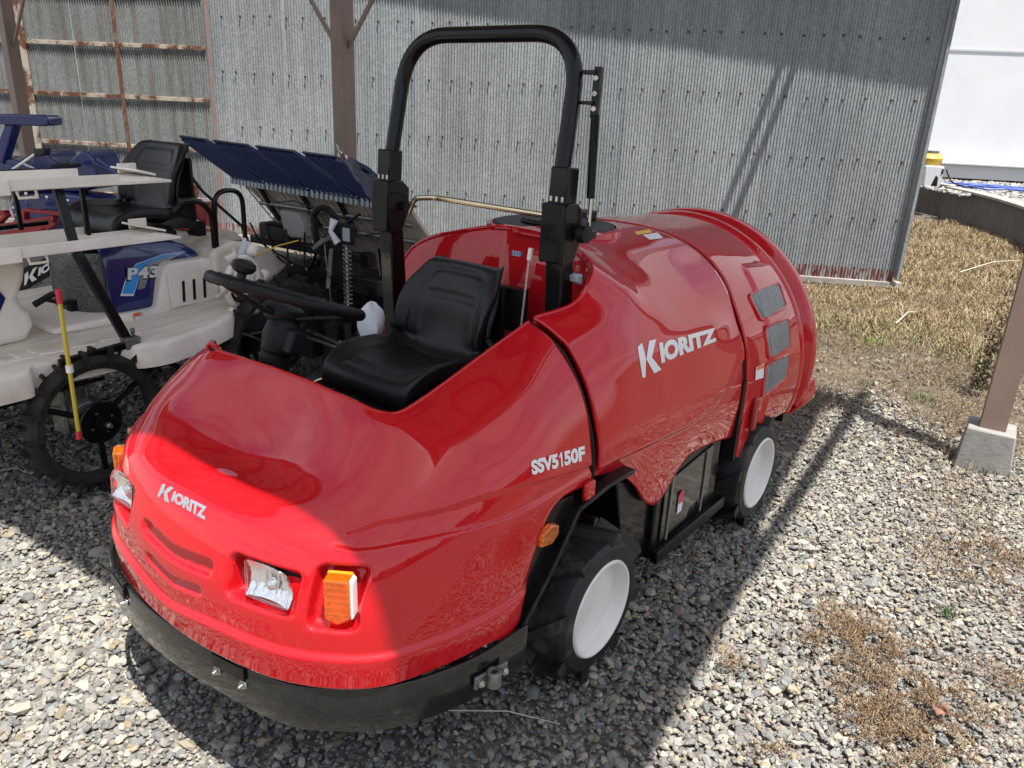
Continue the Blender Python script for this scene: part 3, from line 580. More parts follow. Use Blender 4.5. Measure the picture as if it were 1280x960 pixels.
# ---- lamps
def lamp_head(s):
    n = unit([-1, .22 if s > 0 else -.02, .12]); t = unit(np.cross((0, 0, 1), n)); u = unit(np.cross(n, t)); t = t if t[1] > 0 else -t; t = t*s
    c = np.array([-.925, .335*s, .660]) + n*(.022 if s > 0 else .012)
    def P(a, b_, d=0): return c+t*a+u*b_+n*d
    LS = .84; poly = [(a*LS, b_*LS) for a, b_ in [(-.078, .052), (.060, .047), (.078, .020), (.070, -.052), (-.070, -.050)]]
    Gl = []
    for v in np.linspace(-1, 1, 13):
        row = []
        for q in np.linspace(-1, 1, 45):
            a_ = q*.074-.002; top_ = .052-(q+1)*.006 if q < .8 else .045-(q-.8)*.12; b_ = -.050+(v+1)/2*(top_+.050)
            dd = -.034+.022*(q*q*.6+v*v*.8)+.0022*sin(q*58)+.0012*sin(v*22); row.append(P(a_*LS, b_*LS, dd))
        Gl.append(row)
    r = MB(True).grid(np.array(Gl)).build('headlight', 'reflector', sp, smooth=True, angle=80)
    b = MB(True); b.prism([P(a, b_, -.004) for a, b_ in poly], n*.006); b.build('lens', 'clear_lens', r, bevel=.002, seg=2)
    Q = [P(a, b_, -.004) for a, b_ in poly]; MB(True).tube(rounded(Q, .01, 4, True), .0035, 8, closed=True).build('lens_rim', 'clear_lens', r, smooth=True)
    b = MB(True); b.lathe(P(0, -.004, -.024), n, [(0, .016), (.008, .014), (.014, .008), (.016, 0)], 18); b.build('bulb_cup', 'chrome', r, smooth=True)
    MB(True).prism([P(a*1.06, b_*1.06, -.046) for a, b_ in poly], n*.008).build('lamp_housing', 'black_plastic', r)
for s in (1, -1): lamp_head(s)
def blinker(s):
    n = unit([-.86, .5*s, .05]); t = unit(np.cross((0, 0, 1), n)); t = t if t[1]*s > 0 else -t; u = (0, 0, 1); c = np.array([-.862, .487*s, .655])
    def P(a, b_, d=0): return c+t*a+np.array([0, 0, b_])+n*d
    poly = [(a*.84, b_*.9) for a, b_ in [(-.036, .060), (.030, .062), (.036, .05), (.036, -.05), (.0, -.070), (-.036, -.055)]]
    b = MB(True); b.prism([P(a, b_, -.028) for a, b_ in poly], n*.012); r = b.build('turn_signal', 'orange_core', sp)
    b = MB(True); b.prism([P(a, b_, -.016) for a, b_ in poly], n*.034); b.build('lens', 'orange_lens', r, bevel=.006, seg=3)
    b = MB(True)
    for k in np.linspace(-.045, .04, 6): b.bar(P(-.03, k, -.0145), P(.03, k, -.0145), .003, .003, up=n)
    b.build('lens_rib', 'orange_core', r)
    b = MB(True); b.prism([P(.029, .054, -.02), P(.036, .047, -.02), P(.036, -.042, -.02), P(.031, -.046, -.02)], n*.03); b.build('gasket', 'decal_white', r)
for s in (1, -1): blinker(s)
# amber side marker that shows beyond the far headlight
b = MB(True); b.prism([(-.74, -.665, .575), (-.74, -.665, .685), (-.74, -.70, .675), (-.74, -.70, .565)], (.10, 0, 0)); b.build('side_marker', 'orange_lens', sp, bevel=.006)
# ---- words and stickers
K = kio()
decal('side_lettering', K, [(796, 430), (893, 406), (897, 431), (801, 474)], 'decal_white', sp, SP, tank_bvh)
decal('bonnet_lettering', K, [(204, 604), (259, 630), (257, 656), (196, 620)], 'decal_silver', sp, SP, nose_bvh)
MQ = [(663, 576), (730, 557), (731, 575), (665, 594)]
def subq(q, u0, u1): return [bil(q, u0, 1), bil(q, u1, 1), bil(q, u1, 0), bil(q, u0, 0)]
decal('model_lettering', text_mesh('SSV5', bold=.05, spacing=1.02), subq(MQ, 0, .500), 'decal_white', sp, SP, nose_bvh)
decal('model_lettering', poly_mesh([[(.45, 0), (1, 0), (1, 1), (.62, 1), (.45, .86)], [(0, .62), (.45, .72), (.45, .86), (.62, 1), (0, .78)]], .5), subq(MQ, .525, .580), 'decal_white', sp, SP, nose_bvh)
decal('model_lettering', text_mesh('50F', bold=.05, spacing=1.02), subq(MQ, .612, 1.0), 'decal_white', sp, SP, nose_bvh)
a = decal('warning_sticker', RECT, [(793, 290), (812, 287), (815, 291), (796, 294)], 'decal_yellow', sp, SP, tank_bvh)
a = decal('warning_sticker', RECT, [(803, 294), (822, 291), (829, 298), (812, 300)], 'decal_white', sp, SP, tank_bvh)
decal('caution_label', RECT, [(944, 459), (954, 454), (953, 472), (943, 475)], 'decal_white', sp, SP, fan_bvh, .004)
decal('caution_label', RECT, [(945, 459), (954, 455), (954, 459), (945, 463)], 'decal_orange', sp, SP, fan_bvh, .006)
Bv = bvh_of(Bk)
decal('capacity_plate', RECT, [(638, 311), (656, 313), (655, 323), (638, 321)], 'decal_white', sp, SP, Bv, .003)
decal('capacity_plate', RECT, [(640, 313), (655, 315), (654, 321), (640, 319)], 'decal_blue', sp, SP, Bv, .0045)
decal('capacity_text', text_mesh('500', bold=.0), [(642, 313), (652, 314.5), (652, 321), (642, 319.5)], 'decal_white', sp, SP, Bv, .006)
# ---- tank lid
b = MB(True); b.lathe((.66, -.05, 1.272), (0, 0, 1), [(0, .235), (.012, .235), (.020, .225), (.022, 0)], 48); lid = b.build('tank_lid', 'black_plastic', sp, smooth=True)
b = MB(True); b.lathe((.66, -.05, 1.294), (0, 0, 1), [(0, .13), (.016, .125), (.018, 0)], 32); b.box((.82, -.05, 1.31), (.10, .12, .035)); b.build('lid_cap', 'black_plastic', lid, bevel=.004)
b = MB(True); b.lathe((.66, -.05, 1.262), (0, 0, 1), [(0, .262), (.022, .258), (.026, .238)], 48, closed=False); b.build('lid_collar', 'red_paint', sp, smooth=True)
# ---- seat
def seat(parent, fr, cx, cy, z0, wid, top, m='vinyl'):
    k = .5*wid; sn = []
    for x, z, hw, dish, th_ in ((-.40, .00, .82, 0, .0), (-.415, .035, .90, .0, 0), (-.39, .075, .96, .004, 0), (-.30, .085, 1.0, .018, 0), (-.18, .075, 1.0, .024, 0), (-.07, .070, 1.0, .022, 0), (-.01, .085, .98, .018, 0), (.025, .14, .96, .03, 1), (.045, top*.6, .96, .03, 1), (.07, top*.77, .94, .022, 1), (.095, top-.04, .84, .012, 1), (.112, top-.008, .74, .004, 1), (.135, top, .66, 0, 1)):
        row = []
        for u in np.linspace(-1, 1, 13):
            e = abs(u)**2.2; dz = dish*e*2.0; q = np.array([cx+x*.86, cy+u*k*hw, z0+z])
            if th_: q[0] -= dz*1.1
            else: q[2] += dz
            row.append(q)
        lo = []
        row = [row[0]+np.array([.03 if th_ else 0, -.006, 0 if th_ else -.05])]+row+[row[-1]+np.array([.03 if th_ else 0, .006, 0 if th_ else -.05])]
        sn.append(row)
    Gs = surf(sn, 5, 3); Ns = gnormals(Gs, lambda G: G-np.array([cx+.3, cy, z0-.3]))
    nu, nv = Gs.shape[:2]; U = np.linspace(0, 12, nu)[:, None]*np.ones((1, nv)); Vv = np.linspace(-1.15, 1.15, nv)[None, :]*np.ones((nu, 1))
    gr = np.zeros_like(U)
    for u0 in (2.6, 5.2): gr += np.exp(-((U-u0)/.13)**2)*(np.abs(Vv) < .62)
    gr += np.exp(-((U-8.6)/.13)**2)*(np.abs(Vv) < .62)
    for v0 in (-.64, .64): gr += np.exp(-((Vv-v0)/.035)**2)*((U > 2.4) & (U < 10.3))
    gr += np.exp(-((U-10.3)/.13)**2)*(np.abs(Vv) < .64)
    Gs = Gs - Ns*(.010*np.clip(gr, 0, 1))[..., None]
    o = MB(True).grid(Gs).build('seat', m, parent, smooth=True, angle=80); md = o.modifiers.new('s', 'SOLIDIFY'); md.thickness = .045; md.offset = -1
    P = [(cx+.16, cy, z0+top*.5)]
    MB(True).box((cx+.125, cy, z0+top*.46), (.02, wid*.82, top*.74)).build('seat_back_shell', 'black_plastic', o, bevel=.02, seg=3)
    MB(True).box((cx-.18, cy, z0-.03), (.38, wid*.8, .05)).build('seat_pan', 'black_plastic', o, bevel=.01)
    return o
seat(sp, SP, .005, -.015, .850, .385, .362)
MB(True).box((-.15, -.02, .62), (.36, .34, .38)).build('seat_base', 'black_paint', sp, bevel=.01)
MB(True).box((.15, .06, 1.08), (.03, .30, .14)).build('seat_back_plate', 'black_plastic', sp)
# ---- steering
c = np.array([-.47, -.185, 1.158]); d = ray(355, 372); dv = np.array([d@VU, d@VN, d[2]]); ta = math.atan(-dv[2]/dv[0]) - radians(2.0)
nW = np.array([sin(ta), 0, cos(ta)]); a1 = np.array([cos(ta), 0, -sin(ta)]); a2 = np.array([0, 1., 0])
b = MB(True); pts = [c+.212*(a1*cos(t)+a2*sin(t)) for t in np.linspace(0, 2*pi, 72, endpoint=False)]
b.tube(pts, [.0165+.0016*cos(k*2*pi*27/72*1.0) for k in range(72)], 12, closed=True); stw = b.build('steering_wheel', 'black_plastic', sp, smooth=True)
b = MB(True)
for t in (radians(60), radians(180), radians(300)): b.prism([c+a1*cos(t+e)*r+a2*sin(t+e)*r-nW*dz for e, r, dz in ((-.06, .205, .004), (.06, .205, .004), (.55, .06, .05), (-.55, .06, .05))], -nW*.012)
b.lathe(c-nW*.075, nW, [(0, .045), (.02, .06), (.04, .062), (.055, .04), (.056, 0)], 24); b.build('spoke', 'black_plastic', stw, bevel=.004)
kb = c+.205*(a1*cos(radians(165))+a2*sin(radians(165)))*1.0; b = MB(True); b.lathe(kb+nW*.012, nW, [(0, .012), (.018, .012), (.024, .026), (.036, .033), (.048, .030), (.056, .016), (.057, 0)], 22); b.build('spinner_knob', 'black_plastic', stw, smooth=True)
b = MB(True); b.tube([c-nW*.02, c-nW*.14, (c[0]-.055, c[1], c[2]-.17), (c[0]-.06, c[1]-.01, c[2]-.27), (c[0]-.06, c[1]-.01, c[2]-.5)], [.03, .034, .042, .046, .05], 20); b.build('steering_column', 'black_plastic', sp, smooth=True)
b = MB(True); b.lathe(c-nW*.17+np.array([0, .02, 0]), nW, [(0, .04), (.01, .05), (.06, .055), (.10, .046), (.11, .03)], 20); b.box(c-nW*.12+np.array([0, .075, 0]), (.05, .05, .07), (a1, a2, nW)); b.build('column_housing', 'black_plastic', sp, bevel=.008, seg=3)
b = MB(True); b.box((-.5, -.2, .65), (.12, .10, .5)); b.build('column_mount', 'dark_guts', sp, bevel=.01)
# levers and pedals seen past the nose
b = MB(True); b.tube(rounded([(-.42, -.30, .76), (-.30, -.34, .80), (-.20, -.36, .80), (-.18, -.36, .62)], .04), .006, 8).build('lever_rod', 'zinc_yellow', sp, smooth=True)
b = MB(True)
for x, y, z, h in ((-.40, -.34, .55, .16), (-.28, -.38, .5, .18), (-.12, -.42, .5, .3)): b.cyl((x, y, z), (x+.02, y, z+h), .012, 8); b.lathe((x+.02, y, z+h), (0, 0, 1), [(0, .01), (.01, .02), (.03, .022), (.045, .012)], 12)
b.box((-.22, -.40, .56), (.30, .16, .06)); b.bar((-.5, -.3, .45), (-.05, -.45, .62), .04, .05); b.build('lever_console', 'dark_guts', sp, bevel=.004)
b = MB(True); b.box((-.30, -.235, .735), (.18, .09, .03)); b.build('foot_plate', 'decal_grey', sp, bevel=.004)
# ---- roll bar
def post(s):
    y = .362*s; b = MB(True)
    b.bar((.155, y, .50), (.105, y, 1.30), .060, .066, up=(1, 0, 0)); o = b.build('roll_bar_post', 'black_paint', sp, bevel=.006)
    b = MB(True); b.prism([(.06, y-.041*s, 1.27), (.06, y-.041*s, 1.43), (.075, y-.041*s, 1.445), (.125, y-.041*s, 1.445), (.155, y-.041*s, 1.42), (.155, y-.041*s, 1.34), (.12, y-.041*s, 1.27)], (0, .008*s, 0))
    b.prism([(.06, y+.033*s, 1.27), (.06, y+.033*s, 1.43), (.075, y+.033*s, 1.445), (.125, y+.033*s, 1.445), (.155, y+.033*s, 1.42), (.155, y+.033*s, 1.34), (.12, y+.033*s, 1.27)], (0, .008*s, 0))
    b.bar((.055, y, 1.275), (.058, y, 1.445), .078, .010, up=(1, 0, 0)); b.build('hinge_bracket', 'black_paint', o, bevel=.004)
    b = MB(True); b.bar((.098, y, 1.40), (.106, y, 1.545), .060, .062, up=(1, 0, 0)); b.build('socket', 'black_paint', o, bevel=.005)
    b = MB(True); b.lathe((.125, y-.06*s, 1.36), (0, s, 0), [(0, .016), (.12, .016)], 12); b.lathe((.125, y+.055*s, 1.36), (0, s, 0), [(0, .028), (.025, .026), (.027, 0)], 14); b.build('pivot_pin', 'black_plastic', o, smooth=True)
    for k in (-.02, .0, .02): MB(True).cyl((.075, y+k, 1.45), (.075, y+k, 1.464), .007, 6).build('bolt', 'steel', o)
    return o
post(1); post(-1)
HB = rounded([(.105, -.352, 1.54), (.175, -.342, 1.905), (.175, .342, 1.905), (.105, .352, 1.54)], .17, 12)
MB(True).tube(HB, .0245, 18).build('roll_bar_hoop', 'black_paint', sp, smooth=True, angle=60)
MB(True).tube([(.11, -.372, 1.53), (.16, -.365, 1.80)], .004, 6).build('weld_seam', 'black_paint', sp)
b = MB(True); b.bar((.16, .415, 1.815), (.155, .415, 1.68), .022, .018, up=(1, 0, 0)); b.bar((.165, .365, 1.80), (.16, .415, 1.80), .03, .012); b.bar((.15, .372, 1.72), (.15, .415, 1.72), .02, .010); b.build('strut_bracket', 'black_paint', sp, bevel=.002)
for z in (1.705, 1.745, 1.785): MB(True).cyl((.15, .417, z), (.138, .420, z), .007, 8).build('bolt', 'steel', sp)
MB(True).cyl((.155, .418, 1.69), (.16, .42, 1.46), .0125, 12).build('gas_strut', 'black_paint', sp, smooth=True)
MB(True).cyl((.155, .425, 1.46), (.16, .42, 1.36), .006, 10).build('strut_rod', 'chrome', sp, smooth=True)
MB(True).box((.16, .41, 1.355), (.04, .06, .025)).build('strut_foot', 'black_paint', sp, bevel=.004)
b = MB(True); b.tube(rounded([(.16, -.33, 1.33), (.17, -.31, 1.385), (.20, -.24, 1.392), (.20, .30, 1.385)], .02), .0095, 10).build('hand_rail', 'zinc_yellow', sp, smooth=True)
MB(True).tube([(.085, .265, 1.28), (.075, .25, 1.0), (.06, .24, .80)], .003, 8).build('level_tube', 'glass_lens', sp, smooth=True)
MB(True).tube([(.088, .268, 1.30), (.085, .265, 1.265)], .008, 8).build('tube_cap', 'white_plastic', sp, smooth=True)
b = MB(True); b.prism([(.125, .38, 1.215), (.12, .38, 1.235), (.16, .38, 1.235), (.16, .38, 1.20)], (0, .035, 0)).build('post_cap', 'decal_grey', sp, bevel=.003)
# white bundled cloth beside the seat
b = MB(); cN = SP.W((-.02, -.33, .965)); rr = []
for i in range(9):
    ph = pi*i/8; row = []
    for j in range(13):
        th_ = 2*pi*j/12; r = 1+.18*sin(3*th_+i)+.1*cos(5*th_); row.append((cN[0]+.045*r*sin(ph)*cos(th_), cN[1]+.042*r*sin(ph)*sin(th_), cN[2]+.082*cos(ph)*(1+.1*sin(2*th_))-.01))
    rr.append(row)
cb = b.grid(rr).build('cloth_bundle', 'cloth', None, smooth=True, angle=50); tag(cb, 'crumpled white cloth bundle tucked between the sprayer seat and the roll bar post', 'cloth')
# ================================================================== ground
def ground():
    # one sheet to the horizon, finer close to the camera
    xs = np.concatenate([[-300, -80, -25], np.linspace(-9, 12, 64), [25, 80, 300]]); ys = np.concatenate([[-300, -80, -20, -6], np.linspace(-1, 14.8, 50), [15.3, 15.8, 40, 100, 400]])
    G = np.zeros((len(xs), len(ys), 3)); G[..., 0] = xs[:, None]; G[..., 1] = ys[None, :]
    r = np.abs(G[..., 0]-1)+np.abs(G[..., 1]-5)
    G[..., 2] = .012*np.sin(G[..., 0]*1.7+.3)*np.cos(G[..., 1]*1.3)*(r < 14)*.7 - .034
    g = MB().grid(G).build('ground', 'ground_mat', smooth=True); tag(g, kind='structure'); return g
gnd = ground()
ico = None
def ico_data():
    bm = bmesh.new(); bmesh.ops.create_icosphere(bm, subdivisions=1, radius=1); V = np.array([v.co[:] for v in bm.verts]); F = np.array([[v.index for v in f.verts] for f in bm.faces]); bm.free(); return V, F
IV0, IF = ico_data()
PAL = np.array([(.47,.45,.41),(.36,.36,.35),(.58,.55,.47),(.30,.31,.32),(.44,.43,.42),(.62,.58,.49),(.33,.35,.36),(.52,.44,.32),(.27,.28,.30),(.62,.60,.55),(.34,.38,.36),(.45,.36,.28)])
PW = np.array([.16,.14,.13,.10,.12,.09,.09,.05,.05,.06,.02,.01]); PW = PW/PW.sum()
def mesh_np(name, V, F, cols, m, smooth=False):
    me = bpy.data.meshes.new(name); me.vertices.add(len(V)); me.vertices.foreach_set('co', V.astype(np.float32).ravel())
    k = F.shape[1]; me.loops.add(F.size); me.loops.foreach_set('vertex_index', F.astype(np.int32).ravel()); me.polygons.add(len(F)); me.polygons.foreach_set('loop_start', np.arange(0, F.size, k, dtype=np.int32)); me.polygons.foreach_set('loop_total', np.full(len(F), k, dtype=np.int32))
    me.update(calc_edges=True); a = me.color_attributes.new('Col', 'FLOAT_COLOR', 'POINT'); a.data.foreach_set('color', np.concatenate([cols, np.ones((len(cols), 1))], 1).astype(np.float32).ravel())
    me.polygons.foreach_set('use_smooth', [smooth]*len(me.polygons)); me.materials.append(MATS[m]); return me
def rotm(n):
    q = RNG.normal(size=(n, 4)); q /= np.linalg.norm(q, axis=1, keepdims=True); a, b, c, d = q.T
    return np.stack([1-2*(c*c+d*d), 2*(b*c-a*d), 2*(b*d+a*c), 2*(b*c+a*d), 1-2*(b*b+d*d), 2*(c*d-a*b), 2*(b*d-a*c), 2*(c*d+a*b), 1-2*(b*b+c*c)], 1).reshape(n, 3, 3)
def yawm(n):
    a = RNG.uniform(0, 2*pi, n); z = np.zeros(n); o = np.ones(n); return np.stack([np.cos(a), -np.sin(a), z, np.sin(a), np.cos(a), z, z, z, o], 1).reshape(n, 3, 3)
OV = np.array([(1,0,0),(-1,0,0),(0,1,0),(0,-1,0),(0,0,1),(0,0,-1)], float); OF = np.array([(0,2,4),(2,1,4),(1,3,4),(3,0,4),(2,0,5),(1,2,5),(3,1,5),(0,3,5)])
def stones_arr(P, R, IV=None):
    IV = IV0 if IV is None else IV; nv = len(IV); n = len(P); sc = np.stack([RNG.uniform(.85, 1.25, n), RNG.uniform(.62, 1.0, n), RNG.uniform(.38, .72, n)], 1)
    base = IV[None]*(1+RNG.uniform(-.24, .20, (n, nv, 1))); base = np.einsum('nij,nkj->nki', rotm(n), base)      # uneven corners, random way up
    V = base*sc[:, None, :]*R[:, None, None]; t = RNG.normal(0, .22, (n, 2)); V[..., 2] += V[..., 0]*t[:, :1]+V[..., 1]*t[:, 1:]
    V = np.einsum('nij,nkj->nki', yawm(n), V)+P[:, None, :]; return V
def in_view(x, y, mg=.5):
    d = np.stack([x, y, np.full_like(x, -CAMH)], 1); z = d@fw; px = 640+FPX*(d@RR)/z; py = 480-FPX*(d@UU)/z; m = mg*FPX/np.maximum(z, .5)
    return (z > .2) & (px > -m) & (px < 1280+m) & (py < 960+m) & (py > -200)
WA = np.array([4.18, 8.53]); WD = np.array([-cos(radians(8)), sin(radians(8))]); WN = np.array([-sin(radians(8)), -cos(radians(8))])
def soil(x, y):  # 0 gravel .. 1 soil (towards the right rear)
    s = .60*x+.62*y + .35*np.sin(x*2.1+y*1.3)+.2*np.sin(x*5.3-y*3.1); return np.clip((s-3.42)/.80, 0, 1)*(x > .8)
def gravel():
    out = []
    for (y0, y1, dens, rm) in ((.2, 2.6, 5700, .0087), (2.6, 3.6, 7200, .0090), (3.6, 5.4, 5400, .0108), (5.4, 8.6, 1700, .017)):
        n = int((y1-y0)*15*dens); x = RNG.uniform(-6.5, 8.5, n); y = RNG.uniform(y0, y1, n)
        k = in_view(x, y) & (RNG.random(n) > .93*soil(x, y)) & ((np.stack([x, y], 1)-WA)@WN > .06)
        k &= ~((x < -3.2) & (y > 7)); x, y = x[k], y[k]
        # thin places where soil shows, packed places elsewhere
        cl = .5+.5*np.sin(x*1.9+2*np.sin(y*1.1))*np.cos(y*2.3+x*.7); kk = RNG.random(len(x)) < .72+.28*cl; x, y, cl = x[kk], y[kk], cl[kk]
        n = len(x); r = rm*np.exp(RNG.normal(0, .42, n))*(.82+.3*cl); r = np.clip(r, .006, .034); z = RNG.uniform(-.45, .55, n)*r-.022
        out.append((np.stack([x, y, z], 1), r))
    P = np.concatenate([o[0] for o in out]); R = np.concatenate([o[1] for o in out]); n = len(P)
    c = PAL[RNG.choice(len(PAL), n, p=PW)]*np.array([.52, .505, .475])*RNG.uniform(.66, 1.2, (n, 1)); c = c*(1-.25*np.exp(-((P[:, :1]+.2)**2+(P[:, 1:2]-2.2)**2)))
    dust = np.array([.18, .16, .13]); far = soil(P[:, 0], P[:, 1])[:, None]; c = c*(1-.4*far)+dust*.4*far
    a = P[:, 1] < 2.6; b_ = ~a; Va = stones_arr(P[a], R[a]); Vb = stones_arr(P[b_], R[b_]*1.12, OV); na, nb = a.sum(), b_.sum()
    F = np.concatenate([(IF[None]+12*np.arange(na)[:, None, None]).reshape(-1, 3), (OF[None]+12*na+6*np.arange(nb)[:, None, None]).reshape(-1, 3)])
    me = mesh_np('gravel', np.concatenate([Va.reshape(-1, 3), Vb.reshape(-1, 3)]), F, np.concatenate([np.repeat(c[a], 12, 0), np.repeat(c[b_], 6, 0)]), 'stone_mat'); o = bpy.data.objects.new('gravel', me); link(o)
    tag(o, 'loose grey and cream crushed stone gravel covering the yard', 'gravel', kind='stuff'); print('gravel stones', n, len(F))
gravel()
# bigger stones one could pick up
bigs = []
for i in range(10):
    V = stones_arr(np.zeros((1, 3)), np.ones(1))[0]; c = PAL[[0, 2, 4, 9, 5, 1, 3, 6, 10, 7][i]]*.45
    me = mesh_np('stone', V, IF, np.repeat(c[None], 12, 0), 'stone_mat')
    o = bpy.data.objects.new('stone', me); bigs.append(o)
cnt = 0; used = set()
while cnt < 200:
    x, y = RNG.uniform(-2.6, 3.2), RNG.uniform(.9, 4.2)
    if not in_view(np.array([x]), np.array([y]), .1)[0] or (RNG.random() < soil(x, y)*.8) or RNG.random() < .25*(y-1): continue
    s = bigs[cnt % 10]
    o = s if (cnt < 10) else s.copy(); link(o, gnd); r = RNG.uniform(.013, .024); o.location = (x, y, r*.25-.020); o.scale = (r, r, r); o.rotation_euler = (0, 0, RNG.uniform(0, 6.28)); cnt += 1
# ------------------------------------------------------------------ dry grass
def blades(P, Ln, Wd, cols, lean, name, m='straw_mat'):
    n = len(P); a = RNG.uniform(0, 2*pi, n); s = np.stack([np.cos(a), np.sin(a), np.zeros(n)], 1); b = RNG.uniform(0, 2*pi, n); ln = lean*RNG.uniform(.35, 1.35, n)
    d1 = np.stack([np.cos(b)*np.sin(ln*.6), np.sin(b)*np.sin(ln*.6), np.cos(ln*.6)], 1); d2 = np.stack([np.cos(b)*np.sin(ln*1.5), np.sin(b)*np.sin(ln*1.5), np.cos(np.minimum(ln*1.5, 1.75))], 1)
    w_ = Wd[:, None]*.5; L1 = Ln[:, None]*.5; p1 = P+d1*L1; p2 = p1+d2*L1
    V = np.stack([P-s*w_, P+s*w_, p1-s*w_*.8, p1+s*w_*.8, p2], 1); k = 5*np.arange(n)[:, None, None]; F = np.array([[0, 1, 3], [0, 3, 2], [2, 3, 4]])[None]+k
    me = mesh_np(name, V.reshape(-1, 3), F.reshape(-1, 3), np.repeat(cols, 5, 0), m); o = bpy.data.objects.new(name, me); return link(o)
GC = np.array([(.40,.27,.13),(.33,.21,.095),(.46,.34,.19),(.25,.165,.08),(.52,.41,.26),(.21,.165,.075)])
def grassy(x, y):
    """how thick the dried grass stands"""
    d = .60*x+.62*y; g = np.clip((d-5.25+.3*np.sin(x*1.7)+.2*np.sin(y*2.7+x))/.7, 0, 1)
    return g
def dry_grass():
    n = 520000; x = RNG.uniform(1.5, 13.5, n); y = 4.0+11.6*RNG.random(n)**1.35; q = np.stack([x, y], 1)-WA
    k = in_view(x, y, .7) & (RNG.random(n) < grassy(x, y)) & ((q@WN > .10) | (q@WD < -.03)) & (RNG.random(n) < np.clip(7.5/y, .35, 1))
    # stop at the retaining wall
    k &= (y < np.interp(x, [4, 7.5, 9.4, 11.2, 14], [15.2, 15.2, 14.9, 13.4, 12.0])); x, y = x[k], y[k]
    n = len(x); cl = .5+.5*np.sin(x*3.1+np.sin(y*2.3)*2)*np.sin(y*2.9+x); z = .02*cl+.03*np.sin(x*1.3)*np.sin(y*.9)
    c = GC[RNG.choice(6, n, p=[.26, .22, .2, .12, .1, .1])]*np.array([.70, .73, .80])*RNG.uniform(.7, 1.2, (n, 1)); near = np.clip((6.5-(.6*x+.62*y))/1.3, 0, 1)[:, None]; c = c*(1-near*.5)+np.array([.19, .17, .10])*near*.5
    gr = (RNG.random(n) < .05+.12*near[:, 0])[:, None]; c = np.where(gr, np.array([.22, .26, .08]), c)
    o = blades(np.stack([x, y, z-.02], 1), RNG.uniform(.04, .13, n)*(.7+.6*cl), RNG.uniform(.0035, .008, n)*(1+.05*y), c, .95, 'dry_grass'); tag(o, 'matted dry straw coloured grass between the corrugated wall and the low concrete wall', 'dry grass', kind='stuff'); print('grass', n)
dry_grass()
def litter():
    # flattened straw on the soil band, brown moss-like patches on the gravel
    n = 230000; x = RNG.uniform(.6, 6.5, n); y = RNG.uniform(2.2, 8.2, n); s = soil(x, y); g = grassy(x, y)
    patch = np.clip(np.sin(x*4.3+1.2*np.sin(y*5.1))*np.sin(y*3.7-x*2.1+.6)*1.6, 0, 1)
    k = in_view(x, y, .5) & (RNG.random(n) < (s*(.35+.5*patch)+.05*patch+.012)*(1-.3*g)) & ((np.stack([x, y], 1)-WA)@WN > .05)
    x, y = x[k], y[k]; n = len(x); c = GC[RNG.choice(6, n)]*np.array([.52, .52, .54])*RNG.uniform(.55, 1.1, (n, 1))
    o = blades(np.stack([x, y, RNG.uniform(0, .012, n)], 1), RNG.uniform(.02, .09, n), RNG.uniform(.002, .005, n), c, 1.5, 'straw_litter'); tag(o, 'flattened brown straw litter on the bare soil beside the gravel', 'straw litter', kind='stuff')
    P = []
    for px, py, r, m in ((1085,800,.16,2600),(1130,850,.22,5200),(1100,890,.16,3200),(1060,790,.10,1000),(1200,700,.20,2600),(1250,740,.18,2200),(1190,900,.14,1800),(1010,800,.07,500),(915,830,.06,350),(960,940,.06,400),(1150,940,.14,2200),(1240,690,.16,2000),(1040,760,.06,350),(1260,850,.1,700)):
        g_ = gpt(px, py); t = RNG.normal(0, r*.62, (m, 2)); P.append(np.stack([g_[0]+t[:, 0], g_[1]+t[:, 1]*.9, RNG.uniform(.006, .028, m)], 1))
    P = np.concatenate(P); keep = (np.sin(P[:, 0]*31+2*np.sin(P[:, 1]*27))*np.sin(P[:, 1]*29+P[:, 0]*17) > -.15) & (RNG.random(len(P)) < .75); P = P[keep]; n = len(P)
    c = np.array([(.18,.10,.045),(.15,.09,.045),(.23,.145,.065),(.10,.068,.042),(.17,.13,.085)])[RNG.choice(5, n)]*RNG.uniform(.7, 1.15, (n, 1))
    o = blades(P, RNG.uniform(.008, .032, n), RNG.uniform(.002, .005, n), c, 1.35, 'dried_moss'); tag(o, 'rusty brown dried moss patches lying on the gravel at lower right', 'dried moss', kind='stuff')
litter()
def weed(px, py, n, h, label, col, name='weed', spread=.05, group=None, wd=.006, lean=.7):
    g_ = gpt(px, py); t = RNG.normal(0, spread, (n, 2)); P = np.stack([g_[0]+t[:, 0], g_[1]+t[:, 1], np.full(n, -.018)], 1); c = np.array(col)[None]*RNG.uniform(.6, 1.3, (n, 1))
    o = blades(P, RNG.uniform(.5, 1, n)*h, np.full(n, wd), c, lean, name); tag(o, label, 'weed', group)
weed(1091, 428, 60, .10, 'bright yellow green weed tuft at the edge of the dry grass', (.17, .24, .05), spread=.07, wd=.014)
weed(1155, 498, 90, .08, 'dark green grass tuft on the bare soil between the sprayer tail and the brown post', (.06, .115, .03), spread=.05)
weed(1080, 478, 22, .06, 'small pale green seedling behind the sprayer tail, the upper one', (.15, .21, .08), spread=.03, wd=.010)
weed(1081, 492, 18, .05, 'small pale green seedling behind the sprayer tail, the lower one', (.15, .21, .08), spread=.02, wd=.010)
weed(1236, 588, 60, .06, 'olive weeds growing at the foot of the concrete post footing', (.10, .105, .045), spread=.06)
weed(1184, 762, 40, .05, 'short green weed poking out of the gravel at lower right', (.06, .10, .03), spread=.02)
weed(1194, 462, 20, .05, 'small green sprout among brown straw left of the brown post', (.12, .17, .05), spread=.02, wd=.01)
